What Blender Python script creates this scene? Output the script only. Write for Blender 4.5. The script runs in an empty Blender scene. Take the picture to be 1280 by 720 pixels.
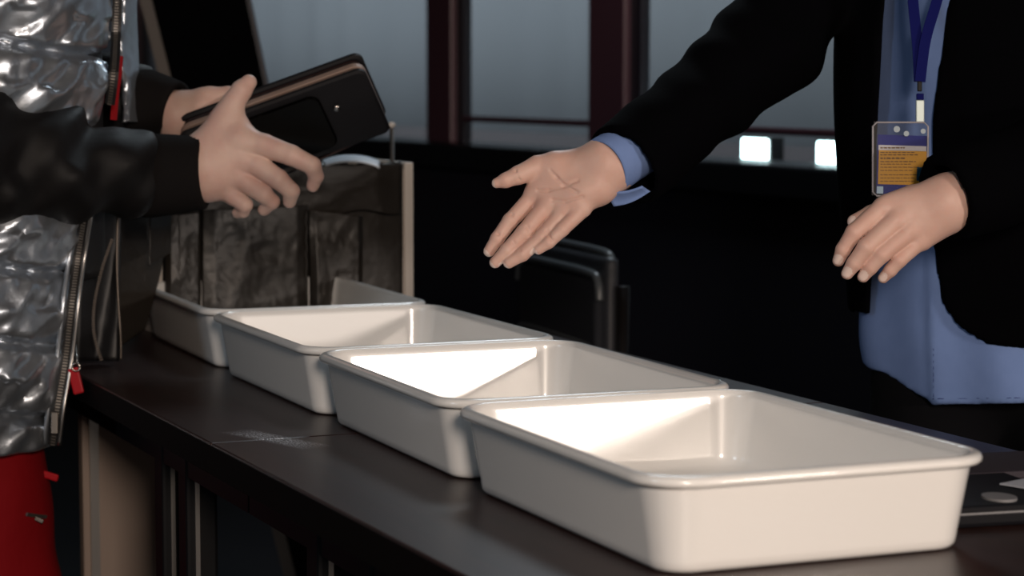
import bpy, bmesh, math, random
import numpy as np
from mathutils import Vector, Matrix
random.seed(7); rng = np.random.default_rng(7)
SC = bpy.context.scene
COL = SC.collection
PI = math.pi
TZ = 0.75                                   # table top height
# ------------------------------------------------------------------ camera frame
F_PX, PITCH, YAW, ROLL = 2818.5, 0.09324, -0.41794, 0.001185
CAM = np.array([0, 0, TZ + 0.36347])
FW = np.array([math.cos(YAW)*math.cos(PITCH), math.sin(YAW)*math.cos(PITCH), -math.sin(PITCH)])
_r = np.array([math.sin(YAW), -math.cos(YAW), 0.0]); _u = np.cross(_r, FW)
RT = _r*math.cos(ROLL) + _u*math.sin(ROLL); UP = -_r*math.sin(ROLL) + _u*math.cos(ROLL)
def P(px, py, t):
    """world point seen at a photo pixel, t metres in front of the lens"""
    return CAM + t*(FW + RT*(px-640)/F_PX - UP*(py-360)/F_PX)
def at_z(px, py, z):
    d = FW + RT*(px-640)/F_PX - UP*(py-360)/F_PX
    return CAM + d*(z-CAM[2])/d[2]
def at_plane(px, py, pt, n):
    d = FW + RT*(px-640)/F_PX - UP*(py-360)/F_PX
    return CAM + d*np.dot(pt-CAM, n)/np.dot(d, n)
cd = bpy.data.cameras.new('camera'); cam = bpy.data.objects.new('camera', cd); COL.objects.link(cam)
M = Matrix.Identity(4)
for i in range(3):
    M[i][0] = RT[i]; M[i][1] = UP[i]; M[i][2] = -FW[i]; M[i][3] = CAM[i]
cam.matrix_world = M
cd.sensor_width = 36; cd.lens = F_PX/1280*36; cd.clip_start = .05; cd.clip_end = 60
cd.dof.use_dof = True; cd.dof.focus_distance = 2.28; cd.dof.aperture_fstop = 7.5
SC.camera = cam
SC.view_settings.view_transform = 'Standard'; SC.view_settings.look = 'None'
SC.view_settings.gamma = 1; SC.view_settings.use_curve_mapping = False
SC.view_settings.exposure = 0.0

# ------------------------------------------------------------------ materials
def srgb(r, g, b):
    f = lambda c: (c/255/12.92) if c/255 <= .04045 else ((c/255+.055)/1.055)**2.4
    return (f(r), f(g), f(b), 1)
def mat(name, col, rough=.5, metal=0, spec=.5, coat=0, bump=None, noise=None, sss=0, sheen=0, aniso=0):
    m = bpy.data.materials.new(name); m.use_nodes = True
    nt = m.node_tree; b = nt.nodes['Principled BSDF']
    b.inputs['Base Color'].default_value = col; b.inputs['Roughness'].default_value = rough
    b.inputs['Metallic'].default_value = metal; b.inputs['Specular IOR Level'].default_value = spec
    b.inputs['Coat Weight'].default_value = coat; b.inputs['Coat Roughness'].default_value = .05
    if sss:
        b.inputs['Subsurface Weight'].default_value = sss
        b.inputs['Subsurface Radius'].default_value = (1, .35, .2); b.inputs['Subsurface Scale'].default_value = .006
    if sheen:
        b.inputs['Sheen Weight'].default_value = sheen
    tc = nt.nodes.new('ShaderNodeTexCoord')
    if bump:                                    # (scale, strength, distance, detail)
        n = nt.nodes.new('ShaderNodeTexNoise'); n.inputs['Scale'].default_value = bump[0]
        n.inputs['Detail'].default_value = bump[3] if len(bump) > 3 else 4
        nt.links.new(tc.outputs['Object'], n.inputs['Vector'])
        bp = nt.nodes.new('ShaderNodeBump'); bp.inputs['Strength'].default_value = bump[1]; bp.inputs['Distance'].default_value = bump[2]
        nt.links.new(n.outputs['Fac'], bp.inputs['Height']); nt.links.new(bp.outputs['Normal'], b.inputs['Normal'])
    if noise:                                   # (scale, other colour, stretch)
        n = nt.nodes.new('ShaderNodeTexNoise'); n.inputs['Scale'].default_value = noise[0]; n.inputs['Detail'].default_value = 5
        mp = nt.nodes.new('ShaderNodeMapping'); mp.inputs['Scale'].default_value = noise[2] if len(noise) > 2 else (1, 1, 1)
        nt.links.new(tc.outputs['Object'], mp.inputs['Vector']); nt.links.new(mp.outputs['Vector'], n.inputs['Vector'])
        cr = nt.nodes.new('ShaderNodeValToRGB'); cr.color_ramp.elements[0].position = .35; cr.color_ramp.elements[1].position = .65
        cr.color_ramp.elements[0].color = col; cr.color_ramp.elements[1].color = noise[1]
        nt.links.new(n.outputs['Fac'], cr.inputs['Fac']); nt.links.new(cr.outputs['Color'], b.inputs['Base Color'])
    return m
def glass(name, tint=(1, 1, 1, 1), gloss=.08, rough=.02):
    m = bpy.data.materials.new(name); m.use_nodes = True; nt = m.node_tree; nt.nodes.clear()
    o = nt.nodes.new('ShaderNodeOutputMaterial'); t = nt.nodes.new('ShaderNodeBsdfTransparent'); g = nt.nodes.new('ShaderNodeBsdfGlossy')
    t.inputs[0].default_value = tint; g.inputs['Roughness'].default_value = rough
    x = nt.nodes.new('ShaderNodeMixShader'); x.inputs[0].default_value = gloss
    nt.links.new(t.outputs[0], x.inputs[1]); nt.links.new(g.outputs[0], x.inputs[2]); nt.links.new(x.outputs[0], o.inputs[0])
    return m
def emis(name, col, s):
    m = bpy.data.materials.new(name); m.use_nodes = True; b = m.node_tree.nodes['Principled BSDF']
    b.inputs['Base Color'].default_value = (0.8, .8, .8, 1); b.inputs['Emission Color'].default_value = col; b.inputs['Emission Strength'].default_value = s
    return m
MT = dict(
    enamel=mat('enamel', (.80, .79, .77, 1), .30, spec=.5, coat=.8),
    wood=mat('dark_wood_laminate', (.028, .011, .009, 1), .34, spec=.33, noise=(9, (.019, .008, .0065, 1), (1, 9, 9)), bump=(240, .12, .0005)),
    wood_edge=mat('table_edge', (.003, .0018, .0018, 1), .8, spec=.1),
    chrome=mat('chrome', (.55, .5, .46, 1), .22, metal=1),
    steel=mat('dull_steel', (.45, .43, .41, 1), .35, metal=1),
    blackmetal=mat('black_metal', (.005, .005, .006, 1), .55, spec=.2),
    cream=mat('cream_laminate', (.30, .23, .19, 1), .6),
    skin=mat('skin', (.66, .435, .36, 1), .48, spec=.35, sss=.2, noise=(38, (.62, .38, .31, 1)), bump=(420, .16, .0006, 3)),
    skin_warm=mat('skin_pale', (.61, .43, .36, 1), .5, spec=.3, sss=.2, noise=(30, (.56, .355, .30, 1)), bump=(420, .16, .0006, 3)),
    nail=mat('nail', (.80, .62, .55, 1), .25, spec=.6),
    suit=mat('black_wool', (.0012, .0012, .0018, 1), .95, spec=.03, bump=(300, .2, .001)),
    suit_button=mat('button_black', (.01, .01, .012, 1), .25),
    shirt=mat('blue_shirt_cloth', (.17, .255, .50, 1), .85, spec=.15, bump=(900, .15, .0004), noise=(60, (.16, .243, .48, 1))),
    stitch=mat('stitch_navy', (.05, .08, .22, 1), .8),
    trousers=mat('black_trousers', (.003, .003, .004, 1), .9, spec=.1),
    lanyard=mat('navy_ribbon', (.006, .008, .085, 1), .8, spec=.06),
    clear=glass('clear_plastic', (.95, .96, .98, 1), .012, .15),
    card_blue=mat('card_navy', (.012, .018, .16, 1), .6, spec=.1), card_yel=mat('card_yellow', (.62, .30, .035, 1), .7, spec=.1),
    card_white=mat('card_white', (.55, .52, .50, 1), .5, spec=.1), card_teal=mat('card_teal', (.01, .08, .13, 1), .4, spec=.1),
    card_ink=mat('card_ink', (.16, .08, .025, 1), .6, spec=.1), card_light=mat('card_pale_blue', (.35, .5, .6, 1), .5),
    silver=mat('silver_nylon', (.46, .50, .55, 1), .32, metal=.88, bump=(40, .25, .004, 5)),
    sleeve=mat('black_nylon', (.003, .0026, .003, 1), .62, spec=.25, bump=(14, .15, .012, 3)),
    rib=mat('black_knit_cuff', (.008, .007, .007, 1), .95, spec=.08, bump=(500, .3, .001)),
    lining=mat('black_lining', (.006, .006, .007, 1), .5),
    redcloth=mat('red_cloth', (.22, .003, .006, 1), .8, spec=.15, bump=(14, .4, .01)),
    redtab=mat('red_plastic', (.42, .005, .012, 1), .3),
    hair=mat('dark_hair', (.012, .008, .006, 1), .6),
    wallet=mat('black_patent', (.001, .0008, .0008, 1), .10, spec=.12), wallet_in=mat('black_leather_side', (.007, .0065, .008, 1), .6, spec=.25),
    zip=mat('bronze_zip', (.30, .21, .17, 1), .5, metal=.3), wal_red=mat('dark_red_leather', (.022, .007, .006, 1), .35),
    poly=mat('black_polythene', (.016, .0125, .0095, 1), .42, spec=.45, bump=(60, .3, .003, 4)),
    binwhite=mat('bin_white_plastic', (.62, .57, .52, 1), .45),
    piping=mat('piping_highlight', (.10, .11, .12, 1), .35, spec=.8), chair=mat('black_leatherette', (.032, .034, .042, 1), .5, spec=.6, bump=(300, .15, .0006)),  # piping grey is lightened to paint in the highlight on the chair's edges
    chairframe=mat('chair_frame', (.010, .008, .008, 1), .3, metal=.4),
    frame=mat('maroon_frame', (.085, .034, .045, 1), .4), frame_dark=mat('frame_dark', (.016, .012, .018, 1), .4),
    wall=mat('wall_black_panel', (.016, .0145, .021, 1), .6, spec=.25), wall_gen=mat('wall_dark_grey', (.035, .035, .04, 1), .8),
    floor=mat('floor_dark_tile', (.018, .018, .020, 1), .65, spec=.25, noise=(3, (.021, .021, .024, 1))),
    ceil=mat('ceiling_grey', (.12, .12, .12, 1), .9), sill=mat('sill_black', (.008, .008, .010, 1), .35),
    pane=glass('window_glass', (.88, .925, .95, 1), .03, .03),
    curtain=mat('grey_blind', (.28, .31, .33, 1), .9), lowpanel=mat('lower_backing_grey', (.15, .14, .145, 1), .8),
    board=mat('black_board', (.001, .001, .0014, 1), .9, spec=.05), boardtrim=mat('board_trim', (.10, .08, .065, 1), .4, metal=.4),
    device=mat('device_black', (.005, .005, .007, 1), .6, spec=.15), devgrey=mat('device_grey', (.20, .20, .21, 1), .4),
    notebook=mat('plum_grey_cover', (.022, .016, .024, 1), .7), paper=mat('white_paper', (.42, .45, .52, 1), .7),
    lamp=emis('lamp_white', (.78, 1, .97, 1), 9.0), lampbody=mat('lamp_body', (.02, .02, .02, 1), .5),
    sheet=mat('pale_plastic_sheet', (.75, .82, .90, 1), .4),
)
# sparkling light pattern painted into the table top's laminate colour
def painted_sparkle():
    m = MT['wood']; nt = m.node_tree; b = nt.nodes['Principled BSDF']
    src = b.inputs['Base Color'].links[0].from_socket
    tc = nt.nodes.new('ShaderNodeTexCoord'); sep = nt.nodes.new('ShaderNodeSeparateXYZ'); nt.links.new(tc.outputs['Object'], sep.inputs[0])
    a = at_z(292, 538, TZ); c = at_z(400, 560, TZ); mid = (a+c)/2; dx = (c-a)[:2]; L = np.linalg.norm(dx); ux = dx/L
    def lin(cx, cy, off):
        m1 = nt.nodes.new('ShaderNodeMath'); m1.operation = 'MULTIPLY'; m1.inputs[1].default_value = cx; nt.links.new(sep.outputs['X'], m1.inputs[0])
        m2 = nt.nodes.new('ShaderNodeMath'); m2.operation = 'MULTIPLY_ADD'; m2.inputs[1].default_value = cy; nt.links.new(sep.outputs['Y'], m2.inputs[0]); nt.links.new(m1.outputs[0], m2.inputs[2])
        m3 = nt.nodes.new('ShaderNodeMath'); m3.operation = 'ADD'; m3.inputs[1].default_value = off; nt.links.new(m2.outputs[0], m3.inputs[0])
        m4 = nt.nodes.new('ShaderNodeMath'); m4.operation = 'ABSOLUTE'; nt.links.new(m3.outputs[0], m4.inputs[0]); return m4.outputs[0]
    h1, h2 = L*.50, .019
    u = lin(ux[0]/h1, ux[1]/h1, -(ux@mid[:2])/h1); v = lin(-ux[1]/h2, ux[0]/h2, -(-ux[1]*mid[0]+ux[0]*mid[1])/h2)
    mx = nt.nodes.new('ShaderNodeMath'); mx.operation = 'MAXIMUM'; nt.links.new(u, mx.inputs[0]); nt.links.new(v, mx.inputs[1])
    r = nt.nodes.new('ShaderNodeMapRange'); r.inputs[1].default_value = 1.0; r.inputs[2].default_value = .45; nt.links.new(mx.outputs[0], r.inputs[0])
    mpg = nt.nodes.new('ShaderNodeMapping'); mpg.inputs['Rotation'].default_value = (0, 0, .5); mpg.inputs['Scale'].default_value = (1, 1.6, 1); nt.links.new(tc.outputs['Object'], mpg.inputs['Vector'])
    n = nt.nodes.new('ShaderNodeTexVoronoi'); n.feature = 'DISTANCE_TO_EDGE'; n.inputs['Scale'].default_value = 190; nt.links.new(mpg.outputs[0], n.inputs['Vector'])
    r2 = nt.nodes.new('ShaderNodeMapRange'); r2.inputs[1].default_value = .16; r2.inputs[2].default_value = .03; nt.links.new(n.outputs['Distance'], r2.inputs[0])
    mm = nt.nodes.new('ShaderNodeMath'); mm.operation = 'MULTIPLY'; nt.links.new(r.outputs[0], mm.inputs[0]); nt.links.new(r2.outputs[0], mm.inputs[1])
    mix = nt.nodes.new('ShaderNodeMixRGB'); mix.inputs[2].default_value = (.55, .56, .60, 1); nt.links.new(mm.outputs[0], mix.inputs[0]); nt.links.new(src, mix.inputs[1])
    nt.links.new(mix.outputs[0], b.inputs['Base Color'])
painted_sparkle()

# ------------------------------------------------------------------ object helpers
def tag(o, label=None, cat=None, group=None, kind=None):
    if label: o['label'] = label
    if cat: o['category'] = cat
    if group: o['group'] = group
    if kind: o['kind'] = kind
    return o
def thing(name, loc, label, cat, group=None, rz=0):
    o = bpy.data.objects.new(name, None); COL.objects.link(o); o.location = loc; o.rotation_euler = (0, 0, rz); o.empty_display_size = .05
    tag(o, label, cat, group); bpy.context.view_layer.update(); return o
def link(name, me, m, parent=None, smooth=True, world=True):
    o = bpy.data.objects.new(name, me); COL.objects.link(o)
    ms = m if isinstance(m, (list, tuple)) else [m]
    for x in ms: me.materials.append(x)
    if smooth: me.polygons.foreach_set('use_smooth', [True]*len(me.polygons))
    if parent:
        o.parent = parent
        if world: bpy.context.view_layer.update(); o.matrix_parent_inverse = parent.matrix_world.inverted()
    return o
def bm_obj(name, bm, m, parent=None, smooth=False, world=True):
    me = bpy.data.meshes.new(name); bmesh.ops.recalc_face_normals(bm, faces=bm.faces); bm.to_mesh(me); bm.free()
    return link(name, me, m, parent, smooth, world)
def add_box(bm, c, s, R=None, bevel=0, seg=2):
    """box centre c, full sizes s, R = 3 axis rows"""
    g = bmesh.ops.create_cube(bm, size=1); vs = g['verts']
    for v in vs: v.co = Vector((v.co.x*s[0], v.co.y*s[1], v.co.z*s[2]))
    if bevel:
        es = list({e for v in vs for e in v.link_edges})
        r = bmesh.ops.bevel(bm, geom=es, offset=bevel, segments=seg, affect='EDGES', profile=.5)
        vs = list({v for f in r['faces'] for v in f.verts} | {v for v in vs if v.is_valid})
    for v in vs:
        p = np.array(v.co)
        if R is not None: p = p[0]*R[0] + p[1]*R[1] + p[2]*R[2]
        v.co = Vector(p + np.array(c))
def box(name, c, s, m, parent=None, R=None, bevel=0, seg=2):
    bm = bmesh.new(); add_box(bm, c, s, R, bevel, seg); return bm_obj(name, bm, m, parent, smooth=False)
def add_tube(bm, pts, r, n=10, cap=True):
    pts = [np.array(p, float) for p in pts]; rs = r if isinstance(r, (list, tuple)) else [r]*len(pts)
    rings = []; prev = None
    for i, p in enumerate(pts):
        t = pts[min(i+1, len(pts)-1)] - pts[max(i-1, 0)]; t /= np.linalg.norm(t)
        if prev is None:
            a = np.array([0, 0, 1.]) if abs(t[2]) < .9 else np.array([1., 0, 0])
        else: a = prev
        u = a - t*np.dot(a, t); u /= np.linalg.norm(u); v = np.cross(t, u); prev = u
        rings.append([bm.verts.new(p + rs[i]*(u*math.cos(2*PI*k/n) + v*math.sin(2*PI*k/n))) for k in range(n)])
    for a, b in zip(rings, rings[1:]):
        for k in range(n): bm.faces.new((a[k], a[(k+1) % n], b[(k+1) % n], b[k]))
    if cap: bm.faces.new(rings[0][::-1]); bm.faces.new(rings[-1])
def tube(name, pts, r, m, parent=None, n=10):
    bm = bmesh.new(); add_tube(bm, pts, r, n); return bm_obj(name, bm, m, parent, smooth=True)
def spline(pts, n=8):
    pts = [np.array(p, float) for p in pts]; out = []
    for i in range(len(pts)-1):
        p0, p1, p2, p3 = pts[max(i-1, 0)], pts[i], pts[i+1], pts[min(i+2, len(pts)-1)]
        for k in range(n):
            t = k/n; out.append(.5*((2*p1)+(-p0+p2)*t+(2*p0-5*p1+4*p2-p3)*t*t+(-p0+3*p1-3*p2+p3)*t**3))
    out.append(pts[-1]); return out
def sheet(name, fn, nu, nv, m, parent=None, thick=0.0):
    """fn(u,v)->world point, solid sheet with real thickness"""
    bm = bmesh.new(); g = [[bm.verts.new(fn(i/nu, j/nv)) for j in range(nv+1)] for i in range(nu+1)]
    for i in range(nu):
        for j in range(nv): bm.faces.new((g[i][j], g[i+1][j], g[i+1][j+1], g[i][j+1]))
    o = bm_obj(name, bm, m, parent, smooth=True)
    if thick:
        md = o.modifiers.new('solid', 'SOLIDIFY'); md.thickness = thick; md.offset = 0
    return o

# ------------------------------------------------------------------ signed distance modelling
def seg(X, a, b, ra, rb):
    a = np.array(a, np.float32); b = np.array(b, np.float32); ab = b-a
    t = np.clip(((X-a)@ab)/max(float(ab@ab), 1e-9), 0, 1)
    return np.linalg.norm(X-a-t[..., None]*ab, axis=-1) - (ra+(rb-ra)*t)
def ell(X, c, R, s):
    """ellipsoid: centre, axis rows, semi-axes"""
    q = (X-np.array(c, np.float32))@np.array(R, np.float32).T; s = np.array(s, np.float32)
    k0 = np.linalg.norm(q/s, axis=-1); k1 = np.linalg.norm(q/(s*s), axis=-1)
    return k0*(k0-1)/np.maximum(k1, 1e-6)
def smin(a, b, k):
    h = np.maximum(k-np.abs(a-b), 0)/k; return np.minimum(a, b)-h*h*k*.25
def smax(a, b, k): return -smin(-a, -b, k)
def surfnet(fn, lo, hi, h):
    lo = np.array(lo, np.float32); hi = np.array(hi, np.float32); n = np.ceil((hi-lo)/h).astype(int)+1
    ax = [lo[i]+h*np.arange(n[i], dtype=np.float32) for i in range(3)]
    S = np.empty(n, np.float32)
    for i0 in range(0, n[0], 12):
        X = np.stack(np.meshgrid(ax[0][i0:i0+12], ax[1], ax[2], indexing='ij'), -1); S[i0:i0+12] = fn(X)
    S[0] = S[-1] = 1; S[:, 0] = S[:, -1] = 1; S[:, :, 0] = S[:, :, -1] = 1
    I = S < 0
    c = np.zeros(np.array(n)-1, np.int8)
    offs = [(i, j, k) for i in (0, 1) for j in (0, 1) for k in (0, 1)]
    for i, j, k in offs: c += I[i:n[0]-1+i, j:n[1]-1+j, k:n[2]-1+k]
    act = np.argwhere((c > 0) & (c < 8)); idx = -np.ones(c.shape, np.int64); idx[tuple(act.T)] = np.arange(len(act))
    V = np.stack([S[act[:, 0]+i, act[:, 1]+j, act[:, 2]+k] for i, j, k in offs], 1)
    acc = np.zeros((len(act), 3)); cnt = np.zeros(len(act)); O = np.array(offs, float)
    for a in range(8):
        for b in range(a+1, 8):
            if abs(O[a]-O[b]).sum() != 1: continue
            m = (V[:, a] < 0) != (V[:, b] < 0); d = V[:, a]-V[:, b]; t = np.where(m, V[:, a]/np.where(m, d, 1), 0)
            acc += np.where(m[:, None], O[a]+(O[b]-O[a])*t[:, None], 0); cnt += m
    co = lo+(act+acc/np.maximum(cnt, 1)[:, None])*h
    F = []
    for axn in range(3):
        b, d = (axn+1) % 3, (axn+2) % 3
        s0 = [slice(None)]*3; s1 = [slice(None)]*3; s0[axn] = slice(0, n[axn]-1); s1[axn] = slice(1, n[axn])
        A, B = I[tuple(s0)], I[tuple(s1)]; e = np.argwhere(A != B)
        e = e[(e[:, b] > 0) & (e[:, d] > 0) & (e[:, b] < n[b]-1) & (e[:, d] < n[d]-1)]
        fl = A[tuple(e.T)]
        q = []
        for db, dd in ((1, 1), (0, 1), (0, 0), (1, 0)):
            g = e.copy(); g[:, b] -= db; g[:, d] -= dd; q.append(idx[tuple(g.T)])
        q = np.stack(q, 1); q = np.where(fl[:, None], q, q[:, ::-1]); F.append(q)
    return co, np.concatenate(F)
def to_mesh(name, parts):
    vs = []; fs = []; off = 0
    for v, f in parts: vs.append(v); fs.append(f+off); off += len(v)
    v = np.concatenate(vs); f = np.concatenate(fs)
    me = bpy.data.meshes.new(name); me.vertices.add(len(v)); me.vertices.foreach_set('co', v.astype(np.float32).ravel())
    me.loops.add(f.size); me.loops.foreach_set('vertex_index', f.astype(np.int32).ravel())
    me.polygons.add(len(f)); me.polygons.foreach_set('loop_start', np.arange(0, f.size, 4, dtype=np.int32))
    me.polygons.foreach_set('loop_total', np.full(len(f), 4, np.int32)); me.update(); me.validate()
    return me
def sdf_obj(name, fn, lo, hi, h, m, parent=None):
    return link(name, to_mesh(name, [surfnet(fn, lo, hi, h)]), m, parent)
def bbox(pts, pad):
    a = np.array(pts); return a.min(0)-pad, a.max(0)+pad

# ------------------------------------------------------------------ room
def sbox(name, c, s, m, R=None):
    o = box(name, c, s, m, None, R); o['kind'] = 'structure'; return o
sbox('floor', (5, 0, -.05), (15, 9, .1), MT['floor'])
sbox('ceiling', (5, 0, 2.85), (15, 9, .1), MT['ceil'])
sbox('wall_left', (5, 3.6, 1.4), (15, .1, 2.8), MT['wall_gen'])
sbox('wall_far', (12.4, 0, 1.4), (.1, 9, 2.8), MT['wall_gen'])
sbox('wall_behind', (-2.4, 0, 1.4), (.1, 9, 2.8), MT['wall_gen'])
# window wall: nearly parallel to the table, on the right
WA = P(740, 185, 5.5); wa = .037; WD = np.array([math.cos(wa), math.sin(wa), 0]); WN = np.array([-WD[1]*-1, 0, 0])
WN = np.array([-math.sin(wa), math.cos(wa), 0.])          # into the room (+Y)
WR = [WD, WN, np.array([0, 0, 1.])]
def wat(px, py): 
    p = at_plane(px, py, WA, WN); return float((p-WA)@WD), float(p[2])
def wp(s, n, z): q = WA+WD*s+WN*n; return np.array([q[0], q[1], z])
def wbox(name, s0, s1, n0, n1, z0, z1, m, parent=None, kind=None, bevel=0):
    o = box(name, wp((s0+s1)/2, (n0+n1)/2, (z0+z1)/2), (abs(s1-s0), n1-n0, z1-z0), m, parent, WR, bevel)
    if kind: o['kind'] = kind
    return o
z_sill = np.mean([wat(612, 178.7)[1], wat(705, 188.7)[1], wat(877, 200.8)[1], wat(1054, 213.6)[1]])
z_rb = np.mean([wat(580, 150)[1], wat(740, 160)[1], wat(994, 171.5)[1]])
z_rt = np.mean([wat(580, 142)[1], wat(740, 151)[1], wat(1026, 165)[1]])
S0, S1 = -7.2, 7.2
wbox('wall_right', S0, S1, -.14, 0, 0, z_sill-.07, MT['wall'], kind='structure')
wbox('wall_right_upper', S0, S1, -.14, 0, 2.15, 2.8, MT['wall'], kind='structure')
wbox('trim_1', S0, S1, -.14, .035, z_sill-.07, z_sill, MT['sill'], kind='structure', bevel=.008)
wbox('trim_2', S0, S1, -.12, .012, 2.09, 2.15, MT['frame'], kind='structure')
# mullions (s grows away to the left)
m1a, m1b = wat(577, 100)[0], wat(537, 100)[0]; m2a, m2b = wat(798, 100)[0], wat(740, 100)[0]
wid = m2b-m2a
mul = [(m1a, m1b), (m2a, m2b)]; pitch = m1a-m2a
mul.append((m2a-pitch*1.5, m2b-pitch*1.5)); mul.append((m2a-pitch*3.0, m2b-pitch*3.0))
mul.append((m1a+pitch*1.9, m1b+pitch*1.9)); mul.append((m1a+pitch*3.0, m1b+pitch*3.0))
for i, (a, b) in enumerate(mul):
    o = thing('window_%d' % (i+1), wp((a+b)/2, 0, z_sill), None, None); o['kind'] = 'structure'
    wbox('mullion', a+(b-a)*.22, b, -.03, .012, z_sill, 2.09, MT['frame'], o, bevel=.006)
    wbox('shadow_gap', a, a+(b-a)*.22, -.03, -.006, z_sill, 2.09, MT['frame_dark'], o)
ed = sorted([(a, b) for a, b in mul])
bays = [(S0, ed[0][0])]+[(ed[i][1], ed[i+1][0]) for i in range(len(ed)-1)]+[(ed[-1][1], S1)]
for i, (a, b) in enumerate(bays):
    o = thing('window_%d' % (i+7), wp((a+b)/2, 0, z_sill), None, None); o['kind'] = 'structure'
    wbox('pane', a, b, -.022, -.016, z_sill, 2.09, MT['pane'], o)
    if (a+b)/2 < m1a+.2:                     # the bay left of the far mullion has no cross rail
        wbox('rail', a, b, -.028, .0, z_rb, z_rt, MT['frame'], o, bevel=.004)
# blinds and low panel of the lit corridor beyond the glass
def blind(u, v):
    s = S0+(S1-S0)*u; n = -1.45+.022*math.sin(s*5.1)+.012*math.sin(s*13.7+1)+.010*math.sin(s*2.3)
    return wp(s, n, z_sill-.3+(2.5-z_sill+.3)*v)
o = sheet('wall_corridor', blind, 260, 1, MT['curtain'], None, .01); o['kind'] = 'structure'
wbox('trim_3', S0, S1, -1.40, -1.38, 0, .895, MT['lowpanel'], kind='structure')
wbox('floor_corridor', S0, S1, -1.6, -.14, -.05, 0.0, MT['floor'], kind='structure')
wbox('wall_corridor_back', S0, S1, -1.65, -1.6, 0, 2.8, MT['wall_gen'], kind='structure')
for k, (x0, x1, y0, y1) in enumerate(((926, 958, 174, 206), (1020, 1052, 178, 211))):
    n0 = -.20; pt = WA+WN*n0
    pa, pb = at_plane(x1, y0, pt, WN), at_plane(x0, y1, pt, WN); a, b = float((pa-WA)@WD), float((pb-WA)@WD); zt, zb = pa[2], pb[2]; cx = (a+b)/2
    t = thing('square_lamp', wp(cx, n0, zb), ('white square lamp glowing low behind the window, seen just under the outstretched sleeve',
              'white square lamp glowing low behind the window, right against the suited torso')[k], 'lamp', 'square lamps behind the window')
    wbox('housing', cx-abs(b-a)/2-.004, cx+abs(b-a)/2+.004, n0-.045, n0-.008, zb-.004, zt+.004, MT['lampbody'], t)
    wbox('stand', cx-.015, cx+.015, n0-.04, n0-.02, z_sill-.07, zb-.004, MT['lampbody'], t)
    wbox('diffuser', cx-abs(b-a)/2, cx+abs(b-a)/2, n0-.008, n0, zb, zt, MT['lamp'], t, bevel=.004)

# ------------------------------------------------------------------ tables
XE = 2.2; 
near = [at_z(262, 554, TZ), at_z(500, 677, TZ), at_z(110, 474, TZ)]; far = [at_z(915, 475, TZ), at_z(1050, 507, TZ)]
YN = float(np.mean([p[1] for p in near])); YF = float(np.mean([p[1] for p in far])); XS = float(near[0][0])
def table(x0, x1, label, panel):
    t = thing('folding_table', ((x0+x1)/2, (YN+YF)/2, 0), label, 'table', 'dark wooden tables set end to end')
    th = .032
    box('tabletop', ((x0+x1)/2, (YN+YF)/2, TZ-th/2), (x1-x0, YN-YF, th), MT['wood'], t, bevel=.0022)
    for yy in (YN+.0004, YF-.0004): box('edge_band', ((x0+x1)/2, yy, TZ-th/2-.0006), (x1-x0-.001, .0012, th-.003), MT['wood_edge'], t)
    for yy in (YN-.05, YF+.05): box('apron', ((x0+x1)/2, yy, TZ-th-.021), (x1-x0-.004, .022, .042), MT['blackmetal'], t)
    for xx in ((x0+.22, x1-.34, x1-.20) if not panel else (x0+.24, x0+.34)):
        for yy in (YN-.055, YF+.055):
            bm = bmesh.new(); add_box(bm, (xx, yy, (TZ-th)/2), (.036, .036, TZ-th), bevel=.004)
            lg = bm_obj('leg', bm, MT['blackmetal'], t)
            bm = bmesh.new(); add_box(bm, (xx-.0185, yy+.006, (TZ-th)/2), (.003, .005, TZ-th-.02)); bm_obj('edge_strip', bm, MT['steel'], lg)
    if panel:
        p = at_z(118, 600, .35)
        box('support_panel', (2.98, YN-.06-.085, (TZ-th)/2), (.022, .17, TZ-th), MT['cream'], t, bevel=.002)
        box('edge_strip', (2.966, YN-.075, (TZ-th)/2), (.006, .012, TZ-th-.01), MT['steel'], t)
    return t
table(XS+.0008, XS+1.25, 'far dark-brown table carrying the bag-lined bin, with pale end panel underneath', True)
table(XS-1.4, XS-.0008, 'near dark-brown table under the three closest white trays, on black legs', False)

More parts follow.
